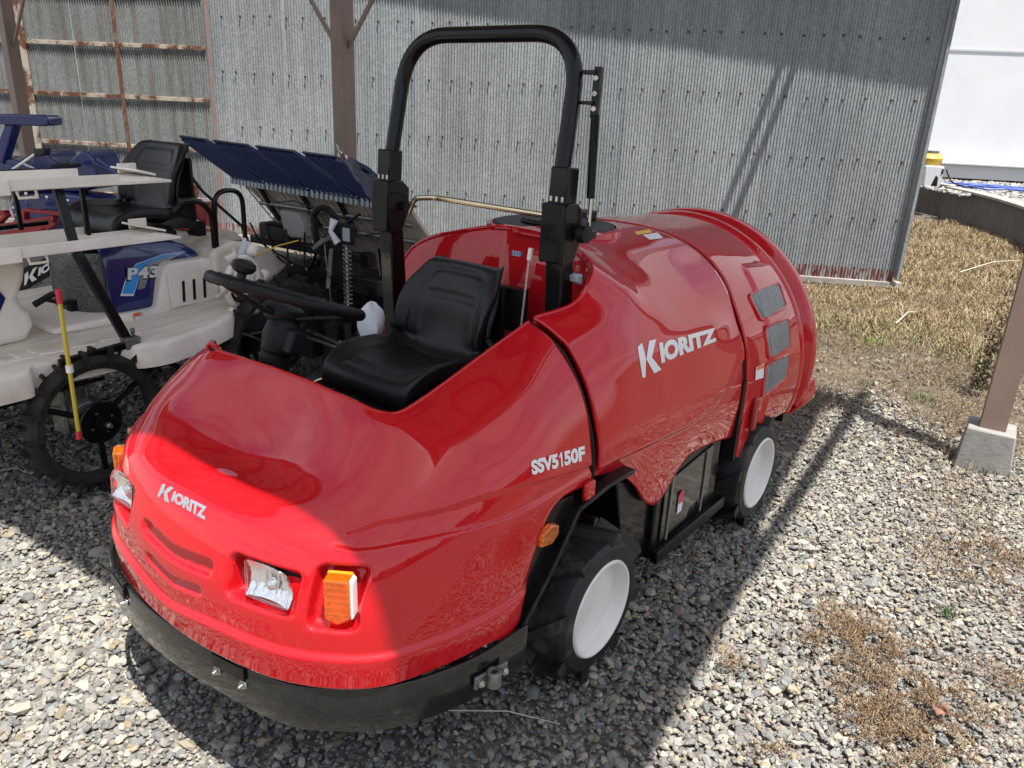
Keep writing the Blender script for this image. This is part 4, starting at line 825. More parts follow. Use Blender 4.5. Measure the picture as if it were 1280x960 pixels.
# dried stalk clump by the post, leaning stalks in the grass
g_ = gpt(1222, 488); n = 520; P = np.stack([g_[0]+RNG.normal(0, .035, n), g_[1]+RNG.normal(0, .03, n), np.abs(RNG.normal(0, .32, n))], 1); P[:, 2] = np.clip(P[:, 2], 0, .80); P[:, 0] += P[:, 2]*.10
o = blades(P, RNG.uniform(.03, .08, n), RNG.uniform(.008, .02, n), np.array([(.11,.075,.04),(.17,.13,.06),(.07,.055,.035),(.14,.14,.065)])[RNG.choice(4, n)], 1.4, 'dead_bush'); tag(o, 'withered dark brown bush standing left of the brown post', 'dead bush')
for (a, b_, lab) in (((1200, 340), (1277, 325), 'long pale dry stalk lying across the dry grass'), ((1120, 404), (1146, 390), 'short pale dry stalk at the edge of the dry grass')):
    p, q = gpt(*a, .08), gpt(*b_, .10); m = (p+q)/2+np.array([0, 0, .05]); o = MB().tube([p, m, q], [.006, .005, .003], 6).build('dry_stalk', 'beige_board'); tag(o, lab, 'dry stalk')
p = gpt(1175, 893); b = MB(); b.grid([[p+np.array([i*.02-.03, j*.018-.03, .02+.012*sin(i*1.3+j)]) for j in range(4)] for i in range(4)]); MATS['dead_leaf'] = mat('dead_leaf', (.22, .10, .07), .7, nscale=30, namt=.3)
o = b.build('dead_leaf', 'dead_leaf', smooth=True, solid=.001); tag(o, 'curled reddish brown dead leaf on the gravel at lower right', 'leaf')
p = gpt(794, 777); b = MB(); b.grid([[p+np.array([i*.012-.02, j*.006-.006, .022+.004*sin(i*1.3+j)]) for j in range(3)] for i in range(4)]); mat('lime_leaf', (.30, .33, .05), .5)
o = b.build('fallen_leaf', 'lime_leaf', smooth=True, solid=.001); tag(o, 'small yellow green leaf on the gravel behind the front wheel', 'leaf')
for i, (a, b_, lab) in enumerate((((560, 888), (700, 905), 'thin dry twig on the gravel below the front bumper'), ((800, 698), (850, 694), 'thin dry twig on the gravel under the sprayer belly'), ((0, 588), (32, 590), 'thin pale twig on shaded gravel at the left edge'))):
    p, q = gpt(*a, .022), gpt(*b_, .022); MBo = MB().tube([p, (p+q)/2+np.array([.01, .012, .012]), q], [.0022, .002, .0012], 5).build('twig', 'beige_board'); tag(MBo, lab, 'twig')
# ================================================================== corrugated warehouse
wh_ = thing('warehouse', 'grey corrugated metal warehouse wall filling the background', 'warehouse', loc=(WA[0], WA[1], 0), rotz=radians(-8))
# local frame: +x to the right along the wall, -y towards the camera; the wall runs x = 0 .. -12.6
PITCHW = .0325
def sheet(x0, x1, z0, z1f, m, off, amp=.0078, seed=0):
    n = int(round((x1-x0)/PITCHW*8)); xs = np.linspace(x0, x1, n+1); zs = np.linspace(0, 1, 9)
    G = np.zeros((n+1, 9, 3)); G[..., 0] = xs[:, None]; top = np.array([z1f(x) for x in xs])
    G[..., 2] = z0+(top[:, None]-z0)*zs[None, :]; wav = np.sin(2*pi*xs/PITCHW); wav = np.sign(wav)*np.abs(wav)**.8
    G[..., 1] = off - amp*wav[:, None] + .0025*np.sin(xs*2.3+seed)[:, None]*np.sin(zs*7+seed)[None, :]
    return MB().grid(G).build('corrugated_sheet', m, wh_, smooth=True, angle=80)
roofz = lambda x: 3.50 - .113*(x)
x = 0.; i = 0; SEAM = -7.92
while x > SEAM+.01:
    w_ = min(PITCHW*24, x-SEAM); sheet(x-w_, x, .045 if i % 3 else .052, roofz, ['galvanised', 'galvanised_b', 'galvanised'][i % 3], -.003*(i % 2), seed=i); x -= w_; i += 1
x = SEAM-.03
while x > -12.6:
    w_ = PITCHW*26; sheet(x-w_, x, .05, roofz, 'galvanised_old', -.020-.003*(i % 2), seed=i); x -= w_; i += 1
# screws with washers, rows 0.6 m apart
scr = MB(); scr.lathe((0, 0, 0), (0, -1, 0), [(0, .0135), (.004, .0135), (.005, .008), (.013, .008), (.013, 0)], 8); s0 = scr.build('screw', 'screw_dark', wh_); k = 0
for r, z in enumerate((.13, .72, 1.33, 1.93, 2.53)):
    x = -.10-random.random()*.08
    while x > SEAM+.12:
        xx_ = round((x)/PITCHW)*PITCHW + PITCHW*.25
        o = s0 if k == 0 else copy_obj(s0, wh_); o.location = (xx_, -.0085, z+random.uniform(-.012, .012)); k += 1; x -= random.choice([5, 6, 7, 7, 7, 8])*PITCHW
# trim strip at the joint and rusty rails of the old hanging door
MB().box((SEAM-.015, -.022, 1.9), (.045, .012, 3.7)).build('joint_strip', mat('old_strip', (.22, .18, .18), .6, nscale=6, col2=(.24, .12, .09), thr=(.3, .6)), wh_, bevel=.002)
for z in (.45, 1.045, 1.61, 2.18, 2.75):
    MB().box(((SEAM-.05-12.6)/2, -.040, z), (12.6+SEAM-.05, .016, .046)).build('door_rail', 'rust', wh_, bevel=.002)
    bl = MB()
MB().box((-9.07, -.053, 1.95), (.045, .014, 3.4)).build('door_bar', 'rust_dark', wh_, bevel=.002)
MB().box((-10.30, -.056, 1.95), (.095, .016, 3.4)).build('door_bar', 'rust', wh_, bevel=.002)
MB().box((-11.6, -.053, 1.95), (.045, .014, 3.4)).build('door_bar', 'rust_dark', wh_, bevel=.002)
for z in (1.045, 1.61, 2.18):
    for j in range(16): MB().cyl((SEAM-.25-j*.24, -.048, z), (SEAM-.25-j*.24, -.054, z), .006, 6).build('rivet', 'screw_dark', wh_)
MB().box((-6.25, .02, .02), (12.7, .12, .065)).build('concrete_base', 'concrete_top', wh_, bevel=.004)
MB().box((.03, .30, 1.75), (.03, .8, 3.3)).build('side_wall', 'galvanised_b', wh_)
for i, s in enumerate(range(8)): pass
# sloping verge of the roof overhangs the wall top (its shade lies on the wall)
b = MB(); b.prism([(.42, -.345, roofz(.42)-.02), (-12.9, -.345, roofz(-12.9)-.02), (-12.9, -.345, roofz(-12.9)+.08), (.42, -.345, roofz(.42)+.08)], (0, 5.2, 0)); b.build('roof', 'galvanised_b', wh_)
# small rubbish strip of old boards along the foot
# ================================================================== open shelter over the machines
sh = thing('shelter', 'open sided steel shelter with brown posts and a low roof over the machines', 'shelter', loc=(0, 0, 0))
def EW(a, b, z): return E1*a+E2*b+np.array([0, 0, z])
def spost(b2, a1=4.63, z0=.16):
    p = EW(a1, b2, 0); m = MB(); m.box(p+np.array([0, 0, (HR+z0)/2]), (.125, .125, HR-z0), (E1, E2, (0, 0, 1))); o = m.build('post', 'brown_steel', sh, bevel=.006, seg=3)
    f = MB(); t, w_ = .112, .140; c = p
    vs = [c+E1*i*w_+E2*j*w_-np.array([0, 0, .09]) for i, j in ((-1, -1), (-1, 1), (1, 1), (1, -1))]+[c+E1*i*t+E2*j*t+np.array([0, 0, .205]) for i, j in ((-1, -1), (-1, 1), (1, 1), (1, -1))]
    f.add(vs, [(3, 2, 1, 0), (4, 5, 6, 7), (0, 1, 5, 4), (1, 2, 6, 5), (2, 3, 7, 6), (3, 0, 4, 7)]); fo = f.build('footing', 'concrete', sh, bevel=.008, seg=2); fo['label'] = 'square concrete footing of a brown post'
    for s in (-1, 1):
        if b2 > 0 and s > 0: continue
        MB().bar(EW(a1, b2+s*.06, 2.07), EW(a1, b2+s*.75, 2.95), .026, .024, up=tuple(E1)).build('brace', 'brown_steel', sh)
HR = 4.2
for b2 in (.155, -4.55, -9.46): spost(b2)
k_ = 1/math.tan(SUN_EL)
MBr = MB(); poly = [EW(.49, .63, HR), EW(2.17, .565, HR), EW(2.57, .485, HR), EW(4.68, .36, HR), EW(4.68, -9.5, HR), EW(.59, -9.5, HR), EW(.62, -1.0, HR)]
MBr.prism(poly, (0, 0, .05)); MBr.build('roof_sheet', 'roof_under', sh)
for a in np.arange(.85, 4.6, .62): MB().bar(EW(a, .40 if a < 2.4 else .20, HR-.03), EW(a, -9.4, HR-.03), .07, .07).build('purlin', 'dark_steel', sh)
for b2 in (-.10, -2.4, -4.55, -7, -9.33): MB().bar(EW(.75, b2, HR-.10), EW(4.62, b2, HR-.10), .10, .14).build('rafter', 'dark_steel', sh)
MB().bar(EW(2.12, .542, HR), EW(4.84, .542, HR), .06, .05).build('edge_beam', 'brown_steel', sh)
MB().bar(EW(4.63, .60, HR-.1), EW(4.63, -9.4, HR-.1), .08, .12).build('edge_beam', 'brown_steel', sh)
MB().bar(EW(.75, .50, HR-.1), EW(.75, -9.4, HR-.1), .08, .10).build('edge_beam', 'brown_steel', sh)
for dx in (0, .15):
    p, q = np.array([2.79+dx, 7.87, HR]), np.array([2.964+dx, 8.262, HR]); d = q-p; MB().bar(p-d*8.0, q+d*.3, .055, .06).build('tie_beam', 'brown_steel', sh)
# ================================================================== far right: retaining wall, white building, tank
top = [(1120, 221), (1146, 227), (1180, 231.5), (1210, 238), (1235, 245), (1257, 255), (1280, 266), (1310, 285)]
bot = [(1120, 257), (1139, 261), (1177, 269), (1205, 276.5), (1235, 286), (1260, 295.5), (1285, 306.5), (1315, 322)]
Bp = [gpt(*p, 0) for p in bot]; Tp = [ypt(t[0], t[1], b_[1]) for t, b_ in zip(top, Bp)]
rw = thing('retaining_wall', 'low curved concrete retaining wall behind the dry grass', 'retaining wall')
HT = .60; pts2 = [np.array([p[0], p[1]]) for p in Bp]; pts2 = [pts2[0]*1+(pts2[0]-pts2[1])*3]+pts2+[pts2[-1]*2-pts2[-2]]; print('rwall', np.round(pts2, 2).tolist()); C2 = catmull(np.array([[[*p, 0]] for p in pts2])[:, :, :], 8)[:, 0, :2]
def wall_grid(z0, z1, o0, o1):
    G = []
    for i, p in enumerate(C2):
        t = unit(C2[min(i+1, len(C2)-1)]-C2[max(i-1, 0)]); n_ = np.array([-t[1], t[0]]); n_ = n_ if n_[1] > 0 else -n_
        a, b_ = p+n_*o0, p+n_*o1; G.append([(*a, z0), (*a, z1), (*b_, z1), (*b_, z0)])
    return np.array(G)
MB().grid(wall_grid(-.2, HT-.04, 0, .22)).build('wall', 'concrete_old', rw); MB().grid(wall_grid(HT-.04, HT, -.015, .26)).build('coping', 'concrete_top', rw)
# raised yard behind the wall
b = MB(); lo = [np.array([*p, HT-.06]) for p in C2]; G = [[p+np.array([0, .2, 0]), p+np.array([6, 9, 0]), p+np.array([40, 60, 0])] for p in lo]
yd = b.grid(np.array(G)).build('upper_yard', mat('upper_yard_mat', (.24, .23, .21), .9, nscale=7, col2=(.13, .125, .12), thr=(.35, .65), bump=.6, bscale=20)); tag(yd, kind='structure')
n = 5000; x = RNG.uniform(8, 17, n); y = RNG.uniform(14.5, 21, n); V = stones_arr(np.stack([x, y, np.full(n, HT-.05)], 1), RNG.uniform(.03, .06, n)); c = PAL[RNG.choice(len(PAL), n, p=PW)]*.5*RNG.uniform(.8, 1.2, (n, 1))
nrm_ok = np.array([np.interp(a, C2[:, 0], C2[:, 1])+.3 < b_ for a, b_ in zip(x, y)]); F = (IF[None]+12*np.arange(nrm_ok.sum())[:, None, None]).reshape(-1, 3)
me = mesh_np('yard_gravel', V[nrm_ok].reshape(-1, 3), F, np.repeat(c[nrm_ok], 12, 0), 'stone_mat'); o = link(bpy.data.objects.new('yard_gravel', me)); tag(o, 'pale gravel on the raised yard in front of the white building', 'gravel', kind='stuff')
yb = 18.6; pB_ = ypt(1185, 222, yb); bl_ = thing('white_building', 'large pale white building with a ledge along its foot at the right edge', 'building', loc=(pB_[0], yb, HT-.06), rotz=radians(-8))
MB().box((9.2, 4.25, 5.2), (22, 8, 10)).build('wall', 'facade', bl_)
MB().box((9.2, .19, .21), (22.3, .14, .30)).build('plinth', 'facade_trim', bl_, bevel=.01); MB().box((9.2, .15, .385), (22.3, .24, .05)).build('ledge', 'facade_trim', bl_, bevel=.01)
zc = ypt(1230, 62, yb)[2]-HT+.06
MB().box((9.2, .235, zc), (22, .012, .03)).build('panel_joint', 'facade_trim', bl_)
# tank on white box
q = ypt(1160, 229, 16.4); sx_ = 16.4/FPX*1.08
bx = thing('equipment_box', 'white box with a dark opening below the yellow tank', 'equipment box', loc=(q[0], 16.4, HT-.06), rotz=radians(-8))
MB().box((0, 0, .21), (.34, .45, .42)).build('housing', 'facade_trim', bx, bevel=.02); MB().prism([(-.02, -.232, .03), (.10, -.232, .03), (.09, -.232, .20), (.04, -.232, .24)], (0, .01, 0)).build('opening', 'black_plastic', bx); MB().box((.145, -.232, .32), (.03, .012, .10)).build('vent_slot', 'black_plastic', bx)
yt = MB(); yt.lathe((0, 0, 0), (0, 0, 1), [(0, .21), (.03, .23), (.13, .24), (.18, .21), (.23, .14), (.24, .0)], 28); yo_ = yt.build('chemical_tank', 'tank_yellow', smooth=True); yo_.location = (q[0]-.02, 16.5, HT-.06+.425); tag(yo_, 'round yellow tank with a dark lid on the white box by the building', 'tank')
MB().lathe((0, 0, .225), (0, 0, 1), [(0, .15), (.05, .15), (.055, 0)], 20).build('lid', mat('tank_lid_grey', (.12, .11, .10), .5), yo_)
hp = [];
for i in range(90):
    t = i/89; hp.append(np.array([q[0]+.5+t*2.9+.35*sin(i*.9), 16.2+.5*cos(i*.7)-t*1.0+.2*sin(i*.31), HT+.0+.03*abs(sin(i*1.7))]))
o = MB().tube(hp, .020, 6).build('hose', 'blue_hose', smooth=True); tag(o, 'tangled blue hose lying on the yard below the white building', 'hose')
hp = [np.array([q[0]+.18, 16.15, HT+.3]), np.array([q[0]+.25, 16.0, HT+.05]), np.array([q[0]+.6, 15.9, HT]), np.array([q[0]+1.1, 16.2, HT+.02])]; o = MB().tube(rounded(hp, .15), .014, 6).build('cable', 'black_plastic', smooth=True); tag(o, 'thin dark cable running from the white box to the ground', 'cable')
# ================================================================== country behind the camera (seen only in reflections)
def hedge(x0, y0, x1, y1, h, label, name='tree_row'):
    n = 2600; t = RNG.random(n); P = np.stack([x0+(x1-x0)*t, y0+(y1-y0)*t, RNG.random(n)**.8*h*(.6+.4*np.sin(t*23+3*np.sin(t*7)))], 1)+RNG.normal(0, .8, (n, 3)); P[:, 2] = np.abs(P[:, 2])
    V = stones_arr(P, RNG.uniform(.5, 1.3, n)); F = (IF[None]+12*np.arange(n)[:, None, None]).reshape(-1, 3); c = np.array([.05, .08, .03])*RNG.uniform(.5, 1.6, (n, 1)); me = mesh_np(name, V.reshape(-1, 3), F, np.repeat(c, 12, 0), 'straw_mat'); o = link(bpy.data.objects.new(name, me)); tag(o, label, 'trees', kind='stuff')
hedge(-45, -38, 20, -48, 6, 'distant tree line behind the camera'); hedge(20, -46, 52, 6, 5, 'distant tree line to the right of the camera')
for i, (x, y, sx, sy, h) in enumerate(((14, -30, 10, 7, 5.5), (34, -18, 9, 8, 6), (-16, -30, 12, 8, 5))):
    hb = thing('far_house', ['plain house behind the camera, the nearest', 'plain house to the far right of the camera', 'plain house behind the camera to the left'][i], 'house', loc=(x, y, 0), rotz=.3*i)
    MB().box((0, 0, h*.3), (sx, sy, h*.6)).build('wall', 'far_wall', hb); MB().prism([(-sx*.55, -sy*.6, h*.6), (-sx*.55, sy*.6, h*.6), (-sx*.55, 0, h)], (sx*1.1, 0, 0)).build('roof', 'black_plastic', hb)
    for k in (-.3, .05, .35): MB().box((sx*k, sy*.5+.02, h*.33), (1.2, .06, 1.2)).build('window', 'glass_lens', hb)
# ================================================================== rice transplanter, parked beside the sprayer
tp = thing('rice_transplanter', 'cream and blue ride-on rice transplanter with a black seat, left of the red sprayer', 'rice transplanter', frame=PL)
def M(): return MB(True)
# deck with rolled edge
outl = [(-.75, .64), (-.16, .655), (-.13, .60), (-.09, .58), (.26, .60), (.31, .66), (.42, .70), (.62, .70), (.80, .66), (.92, .56), (1.0, .40), (1.0, -.40), (.92, -.56), (.62, -.68), (-.75, -.64)]
O = rounded([np.array([a, b, 0.]) for a, b in outl], .05, 4, True); n = len(O)
G = []
for p in O:
    zz = .62+.05*sst(p[0], .3, 1.0); c_ = np.array([p[0]*.97+.01, p[1]*.95, 0])
    G.append([p+np.array([0, 0, zz-.105]), p+np.array([0, 0, zz-.015]), p*np.array([1, .985, 1])+np.array([0, 0, zz]), c_+np.array([0, 0, zz+.004])])
G.append(G[0]); dk = M().grid(np.array(G)).add([g[3] for g in G[:-1]], [tuple(range(n))]).build('deck', 'white_dusty', tp, smooth=True, angle=50)
for k in range(5):      # pressed treads on the front of the deck
    M().box((-.32+.07*k, .45-.02*k, .630), (.018, .16, .008)).build('tread_bead', 'white_plastic', dk, bevel=.003)
    M().box((-.12+.13*k, .50, .631), (.10, .012, .006), ((1, .25, 0), (-.25, 1, 0), (0, 0, 1))).build('tread_bead', 'white_plastic', dk, bevel=.002)
# engine hood under the seat: blue shell, grey mesh nose, cream surround
def loft(secs, k=6, kv=4): return surf(secs, k, kv)
hs = []
for a, hw, z1 in ((.43, .236, .985), (.47, .245, .998), (.60, .252, 1.0), (.80, .255, .98), (.93, .258, .925), (.97, .26, .87)):
    r = []
    for s in (-1, 1):
        q = [(a, hw*s*1.06, .665), (a, hw*s*1.04, .76), (a, hw*s*.99, .87), (a, hw*s*.92, z1-.035), (a, hw*s*.75, z1)]
        r = q if s < 0 else r+[(a, 0, z1+.008)]+q[::-1]
    hs.append(r)
HG = loft(hs); hood = M().grid(HG).build('engine_hood', 'blue_paint', tp, out=(.6, 0, .8), smooth=True, angle=80, solid=.005); hb_ = bvh_of(HG)
ms = []
for t in np.linspace(-1.75, 1.35, 22): ms.append([(.305+.20*-cos(t) if abs(t) < 1.2 else .305+.20*-cos(t), .262*sin(t), z) for z in (.665, .76, .86, .955)])
mg = [[(.50-.165*cos(t), .222*sin(t)*(1.02 if z < .8 else .98), z) for z in (.672, .77, .87, .958)] for t in np.linspace(-1.57, 1.25, 26)]
me_ = M().grid(np.array(mg)).build('hood_mesh', mat('hood_mesh_grey', (.34, .34, .34), .4, metal=.2, nscale=120, col2=(.09, .09, .10), thr=(.4, .6)), tp, smooth=True, angle=80, solid=.004)
for z in np.linspace(.69, .94, 18): M().tube([(.50-.170*cos(t), .228*sin(t), z) for t in np.linspace(-1.57, 1.25, 24)], .0014, 4).build('mesh_wire', 'cast_metal', me_)
for t in np.linspace(-1.5, 1.24, 44): M().tube([(.50-.170*cos(t), .228*sin(t), .675), (.50-.169*cos(t), .226*sin(t), .955)], .0014, 4).build('mesh_wire', 'cast_metal', me_)
sb = [(a, s) for a, s in ()]
# cream body round and behind the hood
b = M(); b.prism([(.12, .30, .64), (.12, .30, .672), (.63, .31, .675), (.665, .315, .80), (.69, .32, .87), (.72, .32, .89), (1.03, .315, .885), (1.04, .33, .66), (.98, .34, .62)], (0, -.60, 0)); body = b.build('body_panel', 'white_plastic', tp, bevel=.025, seg=4)
b = M(); b.prism([(.95, .36, .70), (.95, .34, .92), (1.10, .33, .96), (1.45, .30, .86), (1.50, .30, .76), (1.32, .32, .68)], (0, -.64, 0)); b.build('rear_body', 'white_dusty', tp, bevel=.03, seg=4)
b = M(); b.prism([(.78, .10, .94), (.86, .12, 1.01), (1.30, .10, .965), (1.36, .10, .90)], (0, -.40, 0)); b.build('rear_step', 'white_dusty', tp, bevel=.02, seg=3)
MB(True).box((1.05, .10, 1.0), (.20, .04, .006), ((1, -.1, -.12), (.1, 1, 0), (.1, 0, 1))).build('warning_strip', 'decal_orange', tp)
pn = M(); pn.prism([(.70, .321, .665), (.69, .321, .855), (.985, .321, .845), (.985, .321, .66)], (0, .010, 0)); pnl = pn.build('side_panel', 'white_plastic', tp, bevel=.008, seg=3)
for k in range(3):
    a = .77+.062*k; M().prism(rounded([np.array(p) for p in ((a-.010, .3325, .685), (a-.004, .3325, .795), (a+.012, .3325, .795), (a+.006, .3325, .685))], .008, 4, True), (0, -.003, 0)).build('vent_slot', 'black_plastic', pnl)
lb = M(); lb.box((.515, .318, .655), (.035, .003, .040)); lb.build('safety_label', 'decal_orange', tp); M().box((.515, .3195, .647), (.033, .003, .022)).build('safety_label', 'decal_white', tp); M().box((.565, .318, .658), (.045, .003, .036)).build('safety_label', 'decal_white', tp)
hv = M(); hv.box((.405, .215, .79), (.03, .003, .05), ((.5, 1, 0), (-1, .5, 0), (0, 0, 1))); hv.build('safety_label', 'decal_yellow', tp)
# hood graphics
def hd(nm, VF, quad, m, off=.003): return decal(nm, VF, quad, m, tp, PL, hb_, off)
sw = poly_mesh([[(0, 0), (.10, .48), (.24, .72), (.62, .92), (1.0, 1.0), (.70, .78), (.42, .60), (.30, .42), (.20, 0)]], .12)
hd('hood_stripe', sw, [(150, 314), (232, 314), (232, 370), (150, 370)], 'decal_white', .003); hd('hood_stripe', sw, [(153, 316), (229, 315), (223, 367), (152, 367)], 'decal_cyan', .005)
sw2 = poly_mesh([[(0, 0), (.10, .48), (.30, .80), (1.0, 1.0), (.45, .66), (.25, .40), (.16, 0)]], .12); hd('hood_stripe', sw2, [(171, 321), (228, 315), (228, 350), (171, 362)], 'decal_silver', .006)
P43 = text_mesh('P43', bold=.045, spacing=1.12); hd('hood_lettering', P43, [(157, 334), (199, 330), (198, 348), (157, 352)], 'black_plastic', .007); hd('hood_lettering', P43, [(158.5, 335), (197.5, 331.5), (196.5, 346.5), (158.5, 350)], 'decal_white', .009)
# seat
seat(tp, PL, .86, .0, 1.03, .46, .42)
M().box((.72, 0, 1.01), (.3, .3, .06)).build('seat_base', 'black_plastic', tp)
M().prism([(.98, .20, .98), (1.03, .20, .98), (1.03, .20, 1.05), (.99, .20, 1.06)], (0, -.4, 0)).build('seat_hinge', 'black_plastic', tp)
# arm rail and rear hand loop
M().tube(rounded([(.83, .30, 1.185), (.92, .30, 1.185), (1.0, .30, 1.12), (1.0, .30, .86)], .08, 8), .014, 10).build('arm_rail', 'black_paint', tp, smooth=True)
M().tube(rounded([(1.01, .30, .80), (1.02, .30, 1.22), (1.20, .30, 1.22), (1.20, .30, .84)], .085, 10), .013, 10).build('hand_loop', 'black_paint', tp, smooth=True)
M().tube([(.99, .10, 1.34), (1.07, .15, 1.20), (1.22, .25, 1.02), (1.25, .30, .86)], .008, 8).build('marker_lever', 'black_plastic', tp, smooth=True)
# cream spare seedling racks, two tiers each side
def rack(z, a0, a1, b0, b1, nm='seedling_rack'):
    b = M(); b.box(((a0+a1)/2, (b0+b1)/2, z), (a1-a0, b1-b0, .012)); r = b.build(nm, 'white_plastic', tp, bevel=.003)
    for y, d in ((b0, -.012), (b1, .012)):
        M().box(((a0+a1)/2-.1, y, z+.018), (a1-a0-.30, .008, .045)).build('rack_edge', 'white_plastic', r, bevel=.003)
    M().box((a0+.36, b1+.008, z+.008), (.30, .014, .055)).build('rack_guard', 'white_plastic', r, bevel=.004)
    M().box((a1-.05, b0+.10, z+.03), (.10, .20, .010), ((1, 0, -.25), (0, 1, 0), (.25, 0, 1))).build('rack_lip', 'white_plastic', r, bevel=.003)
    M().box((a1-.03, b0+.02, z+.035), (.09, .012, .045)).build('rack_stop', 'white_plastic', r, bevel=.003)
    for k in range(6): M().box(((a0+a1)/2, b0+(b1-b0)*(k+.7)/6.4, z+.008), (a1-a0-.06, .008, .006)).build('rack_rib', 'white_plastic', r, bevel=.001)
    for a in (a0+.2, a0+.55): M().tube([(a, b1-.03, z-.01), (a, b1-.02, z-.035), (a+.07, b1-.02, z-.035), (a+.07, b1-.03, z-.01)], .006, 6).build('rack_clip', 'white_plastic', r, smooth=True)
rack(1.318, -.60, .60, .27, .58); rack(1.062, -.60, .62, .27, .58)
for s in (1, -1):
    b = M(); b.bar((.30, .585*s, .62), (.17, .50*s, 1.04), .040, .032, up=(0, 1, 0)); b.bar((.17, .50*s, 1.04), (.16, .44*s, 1.31), .036, .028, up=(0, 1, 0)); b.build('rack_post', 'black_paint', tp, bevel=.004)
    b = M(); b.bar((-.2, .36*s, 1.02), (.5, .36*s, 1.035), .03, .02); b.bar((-.2, .36*s, 1.295), (.5, .36*s, 1.295), .03, .02); b.bar((.34, .3*s, 1.02), (.34, .3*s, 1.28), .02, .02, up=(1, 0, 0)); b.build('rack_arm', 'black_paint', tp, bevel=.003)
M().bar((-.02, .60, .612), (.33, .60, .625), .03, .028).build('rack_foot', 'black_paint', tp, bevel=.003)
b = M(); b.box((.30, .60, .63), (.07, .05, .05)); b.lathe((.32, .59, .66), (0, 0, 1), [(0, .008), (.02, .012), (.03, .01)], 8); b.build('rack_clamp', 'cast_metal', tp, bevel=.004)
# front cowl with blue graphic
fs_ = [[(-.55, .05+.25*k, .64+0*k), (-.30, .28, .64), (-.05, .30, .66)] for k in ()]
b = M(); b.prism([(-.55, .30, .64), (.01, .30, .64), (.05, .30, .70), (.045, .30, .76), (0, .30, .83), (.04, .30, .90), (.06, .30, .97), (0, .30, 1.01), (-.55, .30, 1.03)], (0, -.55, 0)); b.build('front_cowl', 'white_plastic', tp, bevel=.03, seg=4)
b = M(); b.prism([(-.56, .302, .66), (-.14, .302, .66), (-.10, .302, .76), (-.05, .302, .845), (-.08, .302, .90), (-.10, .302, .99), (-.56, .302, 1.0)], (0, .004, 0)); b.build('cowl_graphic', 'blue_paint', tp, bevel=.001)
M().prism([(-.40, .308, .86), (-.12, .308, .97), (-.11, .308, .955), (-.40, .308, .83)], (0, .002, 0)).build('cowl_stripe', 'decal_white', tp)
M().prism([(-.40, .308, .82), (-.12, .308, .94), (-.12, .308, .90), (-.40, .308, .77)], (0, .002, 0)).build('cowl_stripe', 'decal_silver', tp)
# starter grip on the deck and the yellow marker stick
b = M(); b.tube([(.05, .32, .80), (.12, .36, .845)], .014, 8); b.tube([(.08, .34, .825), (.17, .36, .79)], .010, 8); b.box((.19, .36, .78), (.03, .04, .05)); b.build('recoil_handle', 'black_plastic', tp, smooth=True, angle=40)
b = M(); b.cyl((-.055, .75, .90), (-.062, .75, .36), .0085, 10); ys = b.build('marker_stick', 'yellow_rod', tp, smooth=True)
M().cyl((-.054, .75, .955), (-.055, .75, .90), .011, 10).build('stick_cap', 'decal_red', ys); M().cyl((-.062, .75, .36), (-.064, .75, .325), .012, 10).build('stick_cap', 'decal_red', ys); M().cyl((-.0575, .75, .645), (-.058, .75, .615), .014, 12).build('stick_clip', 'white_plastic', ys)
# wheels: thin rubber lugged paddy wheels
def pwheel(a, b_, R=.315, front=True):
    wh = bpy.data.objects.new('wheel', None); link(wh, tp); c = np.array([a, b_, R])
    m = M(); m.lathe(c, (0, 1, 0), [(-.030, R-.072), (-.040, R-.04), (-.030, R-.018), (0, R-.010), (.030, R-.018), (.040, R-.04), (.030, R-.072), (0, R-.080), (-.030, R-.072)], 48, closed=False)
    for k in range(34):
        t = 2*pi*k/34; s = 1 if k % 2 else -1; d = np.array([cos(t), 0, sin(t)]); tt = np.array([-sin(t), 0, cos(t)])
        m.box(c+d*(R-.002)+np.array([0, .018*s, 0]), (.034, .045, .014), (d, (0, 1, 0), tt)); m.box(c+d*(R-.030)+np.array([0, .036*s, 0]), (.05, .018, .018), (d, (0, 1, 0), tt))
    m.build('tyre', 'rubber_muddy', wh, smooth=True, angle=30)
    m = M()
    for k in range(3):
        t = 2*pi*k/3+.55; d = np.array([cos(t), 0, sin(t)]); m.cyl(c+d*.05, c+d*(R-.072), .013, 8)
    m.build('spoke', 'black_paint', wh, smooth=True)
    sd = 1 if b_ > 0 else -1
    m = M(); m.lathe(c+np.array([0, .02*sd, 0]), (0, sd, 0), [(0, .095), (.012, .098), (.018, .092), (.018, .035), (.06, .030), (.062, 0)], 32); m.build('hub', 'black_paint', wh, smooth=True, angle=40)
    m = M(); m.lathe(c+np.array([0, .08*sd, 0]), (0, sd, 0), [(0, .014), (.012, .014), (.013, .008), (.03, .008), (.031, 0)], 6)
    for k in range(4): t = k*pi/2+.4; m.cyl(c+np.array([.05*cos(t), .034*sd, .05*sin(t)]), c+np.array([.05*cos(t), .042*sd, .05*sin(t)]), .006, 6)
    m.build('hub_bolt', 'steel', wh)
    return wh
for a, b_ in ((.10, .60), (.10, -.60)): pwheel(a, b_)
for a, b_ in ((1.15, .62), (1.15, -.62)): pwheel(a, b_, .40)
